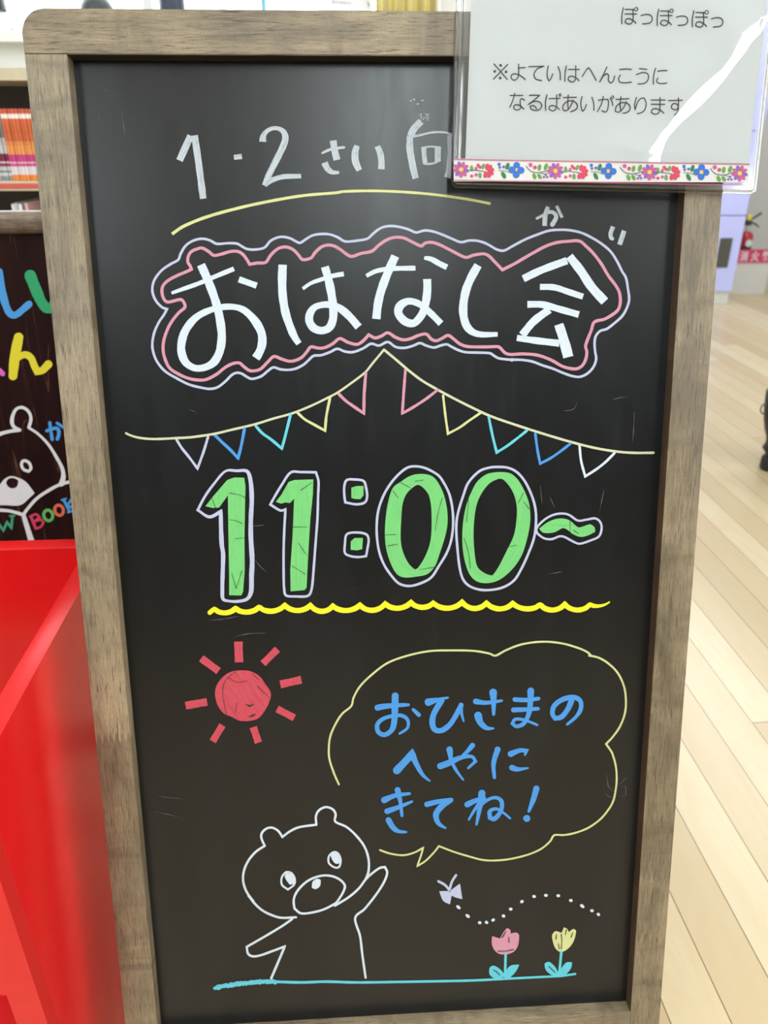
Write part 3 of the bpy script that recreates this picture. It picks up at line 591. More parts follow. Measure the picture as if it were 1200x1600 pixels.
# ground, butterfly, trail, tulips
p = paint(); p.stroke(U4((60, 577), (130, 560), (250, 545), (380, 535), (450, 536)), [4, 5, 5, 4.5], rough_edge=2.2).stroke(U4((430, 535), (600, 540), (760, 535), (940, 540), (1200, 537)) + V4((300, 728), (560, 715), (760, 705), (860, 700), (955, 687)), [4.4, 3.8, 3.4])
fin(p, 'ground_line', CYAN)
p = paint(); p.stroke(V4((100, 108), (140, 130), (168, 162)), 3.8).stroke(V4((210, 70), (185, 110), (170, 160)), 3.8)
p.fill(V4((105, 170), (165, 170), (183, 185), (172, 252), (130, 230))).fill(V4((178, 165), (235, 122), (250, 220), (205, 208), (175, 190)))
fin(p, 'butterfly_drawing', LAV)
p = paint()
for i, (x, y) in enumerate(((225, 270), (283, 325), (358, 367), (401, 365), (442, 350), (507, 325), (552, 282), (622, 235), (698, 203), (772, 196), (849, 198), (928, 228), (999, 263), (1060, 292), (1100, 315))):
    p.dot(*V4((x, y))[0], 4 if i < 2 or i == 12 else 2.9, 2.4, .7 if i in (0, 1, 12) else -.6 if i in (4, 7) else random.random())
fin(p, 'flight_dots', WHITE)
for m_, bl_, st, l1, l2 in ((PINK, ((437, 450), (465, 460), (485, 465), (510, 420), (530, 400), (548, 410), (552, 435), (580, 428), (603, 440), (600, 500), (580, 540), (540, 562), (480, 562), (445, 530), (433, 490)), ((520, 565), (517, 690)), ((512, 700), (490, 668), (450, 640), (425, 650), (425, 690), (460, 712)), ((517, 705), (530, 665), (555, 638), (600, 632), (580, 670), (545, 705))),
                            (PALEY, ((810, 450), (830, 420), (855, 425), (870, 430), (885, 395), (905, 405), (915, 425), (945, 405), (960, 415), (950, 470), (920, 520), (870, 550), (830, 525)), ((868, 550), (855, 695)), ((850, 690), (825, 645), (790, 615), (768, 625), (775, 660), (810, 690)), ((862, 695), (872, 655), (900, 620), (930, 618), (925, 650), (890, 690)))):
    p = paint(); p.fill(V4(*bl_), ang=.2).stroke(V4(*st), 4, mi=1); p.fill(V4(*l1), mi=1).fill(V4(*l2), mi=1)
    p.stroke(V4(*l1), 2.2, True, mi=1).stroke(V4(*l2), 2.2, True, mi=1)
    o = p.build('tulip_drawing', [m_, CYAN], panel, Vector((0, -1, 0)), 'pink tulip drawing' if m_ is PINK else 'yellow tulip drawing')
p = paint(); p.lift = .0007
for q in (V4((445, 662), (470, 680), (485, 695)), V4((790, 640), (810, 660), (830, 678)), V4((497, 462), (512, 440), (520, 420)), V4((540, 460), (542, 490)), V4((475, 545), (520, 545), (570, 535)), V4((868, 440), (872, 480), (868, 530)), V4((900, 410), (895, 440)), V4((940, 430), (930, 460)), V4((838, 440), (835, 470)), V4((850, 500), (856, 530))): p.nx().stroke(q, 1.3, jit=.3)
fin(p, 'scratch_mark', SCR)
# wiped chalk ghosts
p = paint()
for q in (R5((940, 295), (945, 350), (955, 395), (990, 432)), R5((1095, 320), (1060, 360), (1020, 395)), R5((925, 440), (950, 470), (1000, 485)), R5((1050, 400), (1090, 390), (1088, 465), (1045, 470)), [(247, 1244), (264, 1246), (286, 1248)], [(240, 1268), (262, 1272), (287, 1279)], H((575, 550), (610, 560), (640, 580)), L_((540, 770), (580, 820), (630, 870)), L_((500, 512), (560, 508), (610, 502)), L_((190, 1245), (300, 1235), (420, 1212)), N_((690, 885), (790, 865)), N_((620, 190), (635, 330)), N_((700, 290), (735, 370)), N_((1120, 220), (1085, 390)), K((790, 220), (850, 205), (900, 200)), K((410, 310), (480, 295), (510, 240)), K((955, 320), (950, 450), (940, 560)), O_((480, 75), (600, 50), (730, 45)), [(160, 136), (168, 144)], [(152, 205), (155, 180)], [(190, 175), (196, 215)]):
    p.nx().stroke(q, [.5, 1.1, .4], jit=.6)
fin(p, 'chalk_ghost', GHOST)

# ------------------------------------------------------------------ clear card case with the notice
CZ = ZT; tl = math.radians(-1.35)
case = empty('sign_holder', FOOT + RB @ Vector((.0563, -.004, LZ - .1036)), (LEAN, 0, 0))
tag(case, 'clear sign holder with white printed notice over the top right corner of the chalkboard', 'sign holder')
RC = RB @ Matrix.Rotation(-tl, 3, 'Y'); case.rotation_euler = RC.to_euler(); RCI = RC.transposed()
CO = Vector(case.location); CN = RC @ Vector((0, 1, 0)); CW, CH = .2705, .196
def on_case(depth):
    P0 = CO + RC @ Vector((0, depth, 0))
    return lambda px, py, lift=0: RCI @ (on_plane(px, py, P0 - CN * lift, CN) - CO)
def clear_mat(name, tint=(1, 1, 1, 1), rough=.04, refl=1.0, haze=0):
    t = NT(name); t.t.nodes.remove(t.b); tr = t.n('ShaderNodeBsdfTransparent'); gl = t.n('ShaderNodeBsdfGlossy'); fr = t.n('ShaderNodeFresnel'); mx = t.n('ShaderNodeMixShader')
    tr.inputs[0].default_value = tint; gl.inputs['Roughness'].default_value = rough; fr.inputs[0].default_value = 1.5
    t.t.links.new(t.math('MULTIPLY', fr.outputs[0], refl), mx.inputs[0]); t.t.links.new(tr.outputs[0], mx.inputs[1]); t.t.links.new(gl.outputs[0], mx.inputs[2]); t.t.links.new(mx.outputs[0], t.out.inputs[0])
    return t.m
CLEAR = clear_mat('clear_plastic_sheet', (.985, .99, .99, 1), .075, 1.9)
tg = NT('clear_plastic_edge'); tg.set(tg.b, 'Transmission Weight', 1.0); tg.set(tg.b, 'Roughness', .06); tg.set(tg.b, 'IOR', 1.45); tg.base((.95, .96, .97, 1)); EDGE = tg.m
# front sheet with a soft crease running from the lower middle to the right edge
crease = [(q[0], q[2]) for q in (on_case(0)(x, y) for x, y in ((1215, 25), (1190, 38), (1165, 60), (1152, 85), (1130, 115), (1095, 150), (1060, 185), (1035, 215), (1022, 240), (1020, 262)))]
cn = len(crease); cper = []
for i in range(cn):
    (x1, z1), (x2, z2) = crease[max(0, i - 1)], crease[min(cn - 1, i + 1)]; l = math.hypot(x2 - x1, z2 - z1); cper.append((-(z2 - z1) / l, (x2 - x1) / l))
def crease_tilt(i):                            # the slope of the creased flank that mirrors the right-hand ceiling lamp
    (x, z), (px_, pz_) = crease[i], cper[i]
    if px_ < 0: px_, pz_ = -px_, -pz_
    P = CO + RC @ Vector((x, 0, z)); d = (P - CAM).normalized(); lo, hi = 0.0, .3
    for _ in range(40):
        m = (lo + hi) / 2; N = (RC @ Vector((m * px_, -1, m * pz_))).normalized(); r = d - 2 * d.dot(N) * N; hx = P.x + r.x * (2.66 - P.z) / r.z if r.z > .02 else 99
        if hx < LAMPX: lo = m
        else: hi = m
    return lo
ctilt = [crease_tilt(i) for i in range(cn)]
def crease_h(x, z):
    b = 9
    for i in range(cn - 1):
        (x1, z1), (x2, z2) = crease[i], crease[i + 1]; dx, dz = x2 - x1, z2 - z1; t0_ = ((x - x1) * dx + (z - z1) * dz) / (dx * dx + dz * dz); t_ = max(0, min(1, t0_))
        ex, ez = x - x1 - t_ * dx, z - z1 - t_ * dz; d = math.hypot(ex, ez)
        if d < b: b = d; bi = i; bt = t_; e_ = (ex, ez)
    px_, pz_ = [cper[bi][k] * (1 - bt) + cper[bi + 1][k] * bt for k in (0, 1)]
    if px_ < 0: px_, pz_ = -px_, -pz_
    d = e_[0] * px_ + e_[1] * pz_; tang = math.sqrt(max(0, b * b - d * d)); fade = math.exp(-(tang / .008) ** 2)
    w = .0043 + .0022 * math.sin((bi + bt) * 1.05 - .6) ** 2; sl = ctilt[bi] * (1 - bt) + ctilt[bi + 1] * bt; Aa = sl * w * 2
    if d >= w: g = 0
    elif d >= -w: g = -Aa * (w - d) / (2 * w)
    else: q = min(1, (-w - d) / .045); g = -Aa * (1 - q * q * (3 - 2 * q))
    return g * fade
bm = bmesh.new(); nx, nz = 230, 168; gv = []
for j in range(nz + 1):
    for i in range(nx + 1):
        x, z = .0015 + (CW - .003) * i / nx, .0015 + (CH - .003) * j / nz
        edge = min(1, min(x, CW - x, z, CH - z) / .012)
        y = -.0010 + edge * crease_h(x, z) - .00012 * edge * (math.sin(x * 23 + 1) + math.cos(z * 31 + x * 9))
        gv.append(bm.verts.new((x, y, z)))
for j in range(nz):
    for i in range(nx): bm.faces.new((gv[j * (nx + 1) + i], gv[j * (nx + 1) + i + 1], gv[(j + 1) * (nx + 1) + i + 1], gv[(j + 1) * (nx + 1) + i]))
me = bpy.data.meshes.new('front_sheet'); bm.to_mesh(me); bm.free(); fs_ = link('front_sheet', me, CLEAR, case, True)
MB().box((.0015, .0018, .0015), (CW - .0015, .0022, CH - .0015)).build('back_sheet', CLEAR, case)
rc = .004; loop = []
for (qx, qz, a0) in ((CW - rc, rc, -90), (CW - rc, CH - rc, 0), (rc, CH - rc, 90), (rc, rc, 180)):
    for k in range(6): a = math.radians(a0 + 18 * k); loop.append((qx + rc * math.cos(a), 0.0004, qz + rc * math.sin(a)))
MB().tube(loop, .0021, 10, True).build('edge_rim', EDGE, case, True)
MB().tube([(.0052, .0004, .004), (.0052, .0004, CH - .004)], .0008, 8).build('inner_weld', EDGE, case, True)
tp = NT('white_paper'); k = tp.noise(tp.coord(), 12); tp.base(tp.ramp(k, [(.3, (.92, .93, .92)), (.7, (.95, .96, .95))])); tp.set(tp.b, 'Roughness', .6)
tp.t.nodes.new('ShaderNodeBsdfTranslucent'); tl_ = [n for n in tp.t.nodes if n.type == 'BSDF_TRANSLUCENT'][0]; tl_.inputs[0].default_value = (.8, .8, .78, 1)
ms = tp.n('ShaderNodeMixShader'); ms.inputs[0].default_value = .06; tp.t.links.new(tp.b.outputs[0], ms.inputs[1]); tp.t.links.new(tl_.outputs[0], ms.inputs[2]); tp.t.links.new(ms.outputs[0], tp.out.inputs[0])
FP = on_case(.0006); a_ = FP(726.5, 262); b_ = FP(1168, 266); c_ = FP(729, 0)
x0p = a_[0]; x1p = b_[0]
paper = MB().prism([(x0p, .008), (x1p - .001, .008), (x1p + .003, CH - .012), (x0p + .0012, CH - .012)], 'y', .0004, .0007).build('notice_sheet', tp.m, case)
p = Paint(FP, .0004)
Y1 = lambda *q: T(760, 90, 7.0588, q)
Y2 = lambda *q: T(920, 90, 7.0588, q)
Y3 = lambda *q: T(960, 0, 6.6667, q)
for f_, qs in ((Y1, (((85, 70), (230, 240)), ((235, 75), (78, 237)), ((355, 72), (355, 190), (340, 230), (305, 250), (272, 225), (280, 190), (315, 178), (370, 195), (430, 240)), ((355, 112), (428, 110)), ((468, 100), (560, 97), (635, 95)), ((630, 97), (560, 125), (525, 185), (545, 235), (608, 253)),
                     ((682, 92), (670, 170), (675, 225), (692, 255), (715, 225), (730, 180)), ((790, 100), (812, 160), (817, 245)), ((882, 92), (868, 170), (865, 262)), ((902, 130), (1025, 130)), ((985, 90), (985, 210), (975, 255), (940, 270), (902, 245), (910, 212), (945, 205), (990, 222), (1022, 255)), ((1058, 208), (1105, 130), (1125, 112), (1145, 130), (1212, 250)),
                     ((262, 417), (402, 417)), ((313, 395), (290, 475), (258, 548)), ((420, 470), (395, 452), (375, 460), (372, 500), (380, 550), (355, 575), (320, 575), (300, 550), (315, 522), (350, 520), (385, 540), (415, 568)), ((475, 415), (590, 415), (530, 465), (458, 520), (530, 482), (590, 490), (612, 530), (590, 570), (540, 582), (490, 565), (485, 535), (520, 528), (555, 562)),
                     ((668, 412), (652, 490), (655, 582)), ((690, 452), (812, 450)), ((775, 412), (775, 530), (760, 575), (725, 588), (690, 565), (700, 535), (735, 528), (775, 545), (805, 572)), ((800, 405), (808, 430)), ((815, 398), (823, 423)), ((850, 440), (992, 437)), ((903, 412), (898, 500), (905, 575)), ((958, 470), (920, 550), (875, 587), (845, 570), (850, 520), (900, 480), (960, 480), (1000, 515), (995, 565), (930, 597)),
                     ((1055, 430), (1042, 500), (1050, 570), (1065, 592), (1085, 565), (1102, 518)), ((1163, 437), (1183, 500), (1187, 580)))),
               (Y2, (((105, 470), (160, 462), (210, 460), (218, 500), (205, 580), (180, 600), (145, 585)), ((160, 428), (140, 510), (95, 597)), ((235, 450), (258, 490), (265, 530)), ((245, 435), (260, 455)), ((262, 420), (278, 442)), ((302, 460), (442, 453)), ((355, 432), (345, 510), (355, 590)), ((415, 488), (375, 565), (325, 602), (292, 590), (305, 535), (355, 500), (410, 498), (452, 530), (450, 580), (405, 610), (380, 612)),
                     ((525, 440), (505, 520), (512, 572)), ((512, 570), (540, 490), (575, 450), (610, 445), (632, 500), (620, 570), (585, 605), (535, 618)), ((688, 468), (842, 468)), ((688, 515), (838, 515)), ((785, 440), (783, 580), (770, 610), (730, 625), (690, 605), (700, 572), (740, 562), (790, 580), (828, 612)), ((878, 473), (1030, 470)), ((988, 445), (988, 540), (965, 575), (920, 565), (912, 530), (940, 505), (975, 515), (988, 545), (980, 600), (945, 635)),
                     ((200, 103), (160, 190), (118, 272), (160, 205), (195, 175), (220, 195), (215, 250), (240, 280), (270, 260), (285, 202)), ((340, 132), (400, 125), (470, 130)), ((348, 192), (328, 235), (345, 270), (400, 278), (470, 270)), ((558, 122), (640, 130)), ((525, 188), (590, 165), (645, 175), (660, 215), (640, 265), (595, 288), (542, 290)), ((735, 118), (715, 200), (713, 292)), ((760, 150), (810, 142), (862, 143)), ((762, 225), (748, 260), (770, 282), (820, 287), (860, 280))))):
    for q in qs: p.stroke(f_(*q), 1.75, jit=0)
for q in ((157, 85), (92, 152), (217, 157), (152, 225)): p.dot(*Y1(q)[0], 2.1)
circ = lambda f_, cx, cy, r: f_(*[(cx + r * math.cos(k * .5236), cy + r * math.sin(k * .5236)) for k in range(12)])
p.stroke(circ(Y2, 1075, 612, 22), 1.6, True, jit=0)
for dx, dy in ((0, 0), (369, 17), (735, 33)):
    for q in (((93, 80), (78, 160), (78, 247)), ((113, 97), (205, 99)), ((110, 145), (232, 145)), ((193, 95), (195, 200), (180, 240), (145, 250), (110, 230), (125, 198), (160, 195), (200, 215), (225, 240)), ((277, 162), (330, 150), (380, 160), (395, 200), (370, 238), (295, 248))): p.stroke(Y3(*[(a + dx, b + dy) for a, b in q]), 1.8, jit=0)
    p.stroke(circ(Y3, 227 + dx, 95 + dy, 18), 1.3, True, jit=0)
p.build('printed_text', INK, paper, Vector((0, -1, 0)))
# flowered paper tape along the lower edge
TF = on_case(-.0042)
tm = [plain(n, tuple(v * .70 for v in srgb(*c)[:3]) + (1,), .6, .3) for n, c in (('tape_cream', (228, 224, 222)), ('tape_rose', (196, 100, 128)), ('tape_pink', (200, 92, 150)), ('tape_red', (214, 72, 98)), ('tape_blue', (58, 112, 205)), ('tape_green', (104, 158, 72)), ('tape_dark_green', (50, 125, 80)), ('tape_gold', (245, 200, 70)), ('tape_stem', (70, 95, 80)), ('tape_violet', (140, 100, 180)))]
TO = lambda x, y: (700 + x / 5, 230 + y / 5)
p = Paint(TF, 0); slope = .0165
p.fill([(709, 247.6), (1171, 255.3), (1170.5, 285), (709, 283.5)], smooth=False)
p.lift = .00018
def yl(x, y): return y + (x - 720) * slope
for k in range(231):                          # stitched borders
    x = 709.5 + 2 * k; p.stroke([(x, yl(x, 247.9)), (x + 1, yl(x, 250.4)), (x + 2, yl(x, 248))], .9, mi=1, jit=0, cap='f'); p.stroke([(x, yl(x, 282.9)), (x + 1, yl(x, 280.8)), (x + 2, yl(x, 282.9))], .8, mi=1, jit=0, cap='f')
p.lift = .00026
def petal(x, y, a, r0, rl_, rw, mi): p.dot(x + math.cos(a) * r0, y + math.sin(a) * r0, rl_, rw, a, mi)
def daisy(x, y):
    for k in range(9): petal(x, y, k * .698 + .2, 8.2, 4.8, 2.9, 2 if k % 3 else 9)
    p.dot(x, y, 3.4, mi=7)
def redf(x, y):
    for a in (-1.5, -.9, -.2, .5, 1.2, 1.9): petal(x, y, a, 6.4, 5.2, 3.6, 3)
    p.stroke([(x - 30, y - 1), (x - 18, y - 1), (x - 3, y + 1)], 1.1, mi=8)
    for u, v, m_ in ((-14, -9, 3), (-11, -6, 3), (-17, -4, 2), (-24, 8, 3), (-17, 6, 2)): p.dot(x + u, y + v, 2.5, mi=m_)
    p.dot(x - 24, y - 4, 5, 2.5, 1.5, 5).dot(x - 6, y - 7, 4.5, 2.4, 1.9, 5).dot(x - 11, y + 7, 4.6, 2.6, 1.5, 5)
def bluef(x, y):
    for a in range(4): petal(x, y, a * 1.571 + .05, 7, 5.6, 5.4, 4)
    p.fill([(x - 2.7, y - 2.7), (x + 2.7, y - 2.7), (x + 2.7, y + 2.7), (x - 2.7, y + 2.7)], mi=7, smooth=False)
    p.stroke([(x - 28, y + 1), (x - 20, y + 1), (x - 9, y + 4)], 1, mi=5)
    p.dot(x - 27, y - 9, 2.6, mi=4).dot(x - 26, y - 4, 2.2, mi=9).dot(x - 20, y - 5, 2.2, mi=4).dot(x - 14, y - 6, 5.5, 3.1, 1.9, 6).dot(x - 20, y + 8, 6, 3.1, 1.1, 6)
def branch(x, y):
    p.stroke([(x - 46, y - 7), (x - 38, y + 1), (x - 25, y + 3), (x - 10, y - 1)], 1.1, mi=8).stroke([(x - 24, y + 3), (x - 16, y + 6)], .8, mi=8)
    p.dot(x - 39, y - 9, 3.2, mi=2).dot(x - 32, y - 5, 3, mi=3).dot(x - 25, y - 5, 5, 2.8, 1.7, 5).dot(x - 15, y - 6, 5.4, 3, 1.9, 5).dot(x - 33, y + 9, 5, 2.8, 1.2, 5).dot(x - 25, y + 9, 4.8, 2.7, 1.0, 5)
    for u, v in ((-15, 6), (-18, 10), (-13, 10)): p.dot(x + u, y + v, 2, mi=9)
daisy(720.5, 264.8)
for x in (761, 908, 1052): redf(x, 267 + (x - 760) * .0115)
for x in (807, 951, 1096): bluef(x, 265.6 + (x - 807) * .0115)
for x in (868, 1015, 1156): daisy(x, 267 + (x - 868) * .013); branch(x, 266.5 + (x - 868) * .013)
p.build('flower_tape', tm, case, Vector((0, -1, 0)), 'white tape printed with pink, red and blue flowers')

# ------------------------------------------------------------------ red box
tb = NT('glossy_red_plastic'); k = tb.noise(tb.coord(), 40); tb.base(tb.ramp(k, [(.3, (.62, .008, .010)), (.7, (.66, .010, .012))])); tb.set(tb.b, 'Roughness', .27); tb.set(tb.b, 'Specular IOR Level', .34); REDP = tb.m
BX1, BX0, BY0, BY1, BZ = -.34, -.86, -.298, .111, .592
box = empty('red_bin', ((BX0 + BX1) / 2, (BY0 + BY1) / 2, 0)); tag(box, 'glossy red open-topped bin standing left of the chalkboard', 'bin')
bo = Vector(box.location)
def bb(a, b, name, bev=.003):
    o = MB().box(Vector(a) - bo, Vector(b) - bo, bev=bev, seg=3).build(name, REDP, box, True); return o
t_ = .0205
bb((BX1 - t_, BY0 + .018, .0), (BX1, BY1, BZ), 'side_panel', .0004); bb((BX0, BY0 + .018, .0), (BX0 + t_, BY1, BZ), 'side_panel', .0004)
bb((BX0 + t_, BY1 - .023, .0), (BX1 - t_, BY1, BZ), 'back_panel', .0012)
fp = MB()                                    # front panel with an opening low down
out_ = [(BX0 + t_, 0), (BX1 - t_, 0), (BX1 - t_, BZ), (BX0 + t_, BZ)]
ox0, ox1, oz0, oz1 = BX0 + .028, BX1 - .028, .05, .335
for a, b in (((BX0, BY0, oz1), (BX1, BY0 + .018, BZ)), ((ox1, BY0, oz0), (BX1, BY0 + .018, oz1)), ((BX0, BY0, oz0), (ox0, BY0 + .018, oz1)), ((BX0, BY0, 0), (BX1, BY0 + .018, oz0))): fp.box(Vector(a) - bo, Vector(b) - bo)
fp.build('front_panel', REDP, box)
bb((BX0 + t_, BY0 + .018, .03), (BX1 - t_, BY1 - .023, .036), 'floor_panel', .001)

# ------------------------------------------------------------------ dark painted sign at the left
SY = .45
sign = empty('painted_sign', (-.60, SY, 0)); tag(sign, 'dark-stained wooden sign with colourful painted letters and a bear, behind the red bin', 'sign')
tw = NT('dark_stained_plywood'); v = tw.coord('Object', (22, 22, 2.6)); n_ = tw.noise(v, 1, 5, .65, 1.5); v2 = tw.coord('Object', (26, 26, 1.6)); wv = tw.n('ShaderNodeTexNoise'); tw.set(wv, 'Vector', v2); tw.set(wv, 'Scale', 1.0); tw.set(wv, 'Detail', 2); tw.set(wv, 'Distortion', 1.0)
ln = tw.math('ABSOLUTE', tw.math('SUBTRACT', tw.math('FRACT', tw.math('MULTIPLY', wv.outputs[0], 6.0)), .5))
c1 = tw.ramp(n_, [(.3, (.010, .003, .0032)), (.75, (.022, .0065, .006))])
tw.base(tw.mix(tw.math('MULTIPLY', tw.math('LESS_THAN', ln, .022), tw.ramp(n_, [(.38, (0, 0, 0)), (.55, (.9, .9, .9))])), c1, (.13, .05, .028, 1))); tw.set(tw.b, 'Roughness', .5); tw.set(tw.b, 'Specular IOR Level', .12)
MB().box((-.30, 0, .02), (.29, .012, .921)).build('sign_panel', tw.m, sign)
pan = [o for o in sign.children if o.name.startswith('sign_panel')][0]
MB().box((-.325, -.012, .913), (.315, .022, .944), bev=.011, seg=5).build('top_rail', wood('worn_dark_rail', 'x', (.30, .22, .15, 1), (.05, .032, .022, 1), (.02, .012, .008, 1), seg=.6), sign, True)
for x0, x1 in ((-.325, -.30), (.29, .315)): MB().box((x0, -.008, 0), (x1, .020, .915), bev=.003).build('side_stile', WOODZ, sign, True)
SP = Vector((0, SY, 0)); SO = Vector(sign.location)
SF = lambda px, py, lift=0: on_plane(px, py, SP - Vector((0, lift, 0)), Vector((0, 1, 0))) - SO
SU = (.03, .012, .01, 1)
sm = {n: paint_mat('sign_' + n, srgb(*c), SU, .1) for n, c in (('blue', (85, 175, 250)), ('green', (55, 180, 120)), ('yellow', (255, 240, 60)), ('pink', (250, 120, 215)), ('white', (252, 250, 255)), ('teal', (70, 180, 140)), ('red', (235, 70, 110)), ('light_green', (110, 205, 110)), ('orange', (245, 120, 95)))}
W_ = lambda *q: T(0, 320, 5.3333, q)
X_ = lambda *q: T(0, 600, 5.3333, q)
def sp_(f, mat, name='painted_letter'): q = Paint(SF); f(q); q.build(name, sm[mat], pan, Vector((0, -1, 0)))
sp_(lambda q: q.stroke(W_((-8, 560), (8, 670), (30, 775), (55, 855), (80, 902), (112, 920), (148, 908), (195, 868), (242, 828)), [12, 12, 11, 10.5, 11]), 'blue')
sp_(lambda q: q.stroke(W_((252, 590), (292, 690), (340, 800), (385, 862), (415, 868), (440, 820), (470, 740)), [18, 17, 15, 11, 11]), 'green')
sp_(lambda q: q.stroke(W_((155, 1105), (125, 1260), (108, 1425)), [15, 16, 14]).stroke(W_((150, 1278), (205, 1248), (258, 1275), (285, 1340), (310, 1388), (352, 1380), (402, 1330)), [9, 11, 11, 11, 13]), 'yellow')
sp_(lambda q: q.stroke(W_((-40, 1370), (-10, 1378), (22, 1408)), 8), 'pink')
def bear(q):
    q.stroke(X_((160, 382), (110, 350), (100, 290), (130, 215), (185, 195), (238, 230), (258, 290), (240, 362)), [5, 6, 4.5, 5, 5]).stroke(X_((165, 384), (80, 395), (0, 417), (-60, 455), (-110, 520)), [5, 6, 5]).stroke(X_((240, 365), (312, 412), (400, 500), (470, 610), (517, 700), (528, 770), (512, 830)), [4, 4, 5, 6, 9])
    q.stroke(X_((190, 642), (178, 672), (197, 712), (238, 728), (258, 702), (243, 658), (215, 640)), 4.6, True)
    q.ring(X_((5, 830), (40, 790), (90, 768), (150, 780), (220, 820), (290, 910), (245, 950), (190, 1000), (130, 1015), (60, 1010), (0, 1010), (-40, 1005), (-50, 900)), X_((100, 782), (148, 800), (150, 830), (135, 860), (100, 870), (68, 855), (52, 825), (65, 795)))
    q.stroke(X_((-60, 1048), (60, 1055), (130, 1070), (192, 1086), (215, 1058), (300, 960), (400, 890), (500, 838), (600, 812), (720, 795)), 5).stroke(X_((195, 1090), (225, 1190), (262, 1310)), [6, 8, 9], cap='f')
sp_(bear, 'white', 'bear_drawing')
sp_(lambda q: q.stroke(X_((390, 390), (430, 375), (470, 368), (490, 390), (488, 430), (478, 458)), [5, 5.5, 5.5]).stroke(X_((415, 322), (425, 400), (435, 462)), 5).stroke(X_((475, 326), (525, 358)), 4.5), 'blue')
sp_(lambda q: q.stroke(X_((-40, 1120), (28, 1220), (60, 1150), (95, 1203), (103, 1105)), 3.8, cap='f').stroke(X_((82, 1100), (120, 1097)), 3), 'teal')
sp_(lambda q: q.stroke(X_((258, 1105), (300, 1208)), 4.5, cap='f').stroke(X_((250, 1105), (300, 1085), (328, 1108), (285, 1148)), 3.6).stroke(X_((285, 1148), (340, 1128), (362, 1155), (340, 1190), (298, 1206)), 3.6), 'red')
el = lambda cx, cy, rx, ry, a: X_(*[(cx + rx * math.cos(t) * math.cos(a) - ry * math.sin(t) * math.sin(a), cy + rx * math.cos(t) * math.sin(a) + ry * math.sin(t) * math.cos(a)) for t in [k * .5236 for k in range(12)]])
sp_(lambda q: q.stroke(el(402, 1095, 37, 46, -.3), 4.6, True), 'light_green')
sp_(lambda q: q.stroke(el(492, 1052, 36, 44, -.3), 4.8, True), 'orange')
sp_(lambda q: q.stroke(X_((530, 962), (580, 1065)), 4.5, cap='f').stroke(X_((515, 966), (550, 955)), 3).stroke(X_((565, 1070), (600, 1060)), 3).stroke(X_((610, 940), (560, 1012), (630, 1045)), 4), 'blue')

# ------------------------------------------------------------------ low bookcase and books
birch = plain('cream_birch_board', (.62, .54, .38, 1), .5, vary=.06)
darkb = plain('dark_bookcase_back', (.05, .043, .038, 1), .7)
SHX0, SHX1, SHY = -1.75, -.42, 1.5
bc = empty('bookcase', ((SHX0 + SHX1) / 2, SHY, 0)); tag(bc, 'low cream wooden bookcase under the window, behind the dark sign', 'bookcase'); co = Vector(bc.location)
def bcp(name, a, b, m=birch, par=bc): return MB().box(Vector(a) - co, Vector(b) - co, bev=.0015).build(name, m, par)
bcp('top_board', (SHX0, SHY - .004, 1.156), (SHX1, WY, 1.185))
for x in (SHX0, SHX1 - .025): bcp('side_board', (x, SHY, 0), (x + .025, WY, 1.156))
bcp('back_board', (SHX0 + .025, WY - .012, .03), (SHX1 - .025, WY, 1.156), darkb)
red_strip = plain('coral_label_strip', (.62, .10, .08, 1), .45)
for z in (.925, .63, .33):
    s_ = bcp('shelf', (SHX0 + .025, SHY, z - .024), (SHX1 - .025, WY - .012, z)); bcp('label_strip', (SHX0 + .026, SHY - .0025, z - .0185), (SHX1 - .026, SHY, z - .0055), red_strip, s_)
bcp('plinth', (SHX0 + .025, SHY + .02, 0), (SHX1 - .025, SHY + .04, .06))
def book_mats(c): return c
def spine_mat(name, stops):
    t = NT(name); c = t.n('ShaderNodeTexCoord'); sx = t.n('ShaderNodeSeparateXYZ'); t.t.links.new(c.outputs['Object'], sx.inputs[0])
    r = t.n('ShaderNodeValToRGB'); r.color_ramp.interpolation = 'CONSTANT'; e = r.color_ramp.elements
    while len(e) < len(stops): e.new(.5)
    for el_, (p_, cc) in zip(e, stops): el_.position = p_; el_.color = srgb(*cc)
    t.set(r, 0, t.math('DIVIDE', sx.outputs[2], .17))
    nz_ = t.noise(t.coord('Object', (400, 400, 260)), 1, 2); band = t.math('MULTIPLY', t.math('GREATER_THAN', sx.outputs[2], .085), t.math('LESS_THAN', sx.outputs[2], .138))
    t.base(t.mix(t.math('MULTIPLY', band, t.ramp(nz_, [(.5, (0, 0, 0)), (.6, (.65, .65, .65))])), r.outputs[0], srgb(150, 60, 25))); t.set(t.b, 'Roughness', .4); return t.m
SPO = spine_mat('orange_spine', [(0, (236, 140, 60)), (.085, (226, 215, 220)), (.2, (206, 80, 138)), (.245, (240, 190, 210)), (.265, (200, 66, 128)), (.37, (232, 150, 80)), (.55, (216, 108, 62)), (.86, (245, 235, 225)), (.925, (206, 92, 66))])
SPG = spine_mat('grey_spine', [(0, (150, 150, 150)), (.07, (205, 205, 210)), (.12, (90, 92, 95)), (.14, (195, 195, 200)), (.2, (150, 40, 80)), (.25, (210, 200, 205)), (.27, (120, 30, 65)), (.38, (190, 190, 192)), (.6, (120, 120, 122))])
page = plain('book_pages', (.72, .66, .54, 1), .8)
def make_book(name, mat, th, hgt, dep):
    o = MB().box((-th / 2, 0, 0), (th / 2, dep, hgt), bev=.0022, seg=3).build(name, mat); return o
xb = -.9265
bk = {'g': make_book('paperback_book', SPG, .0086, .168, .11), 'o': make_book('paperback_book', SPO, .0086, .169, .11)}
bx = -.9265; first = {'g': True, 'o': True}; no = 0
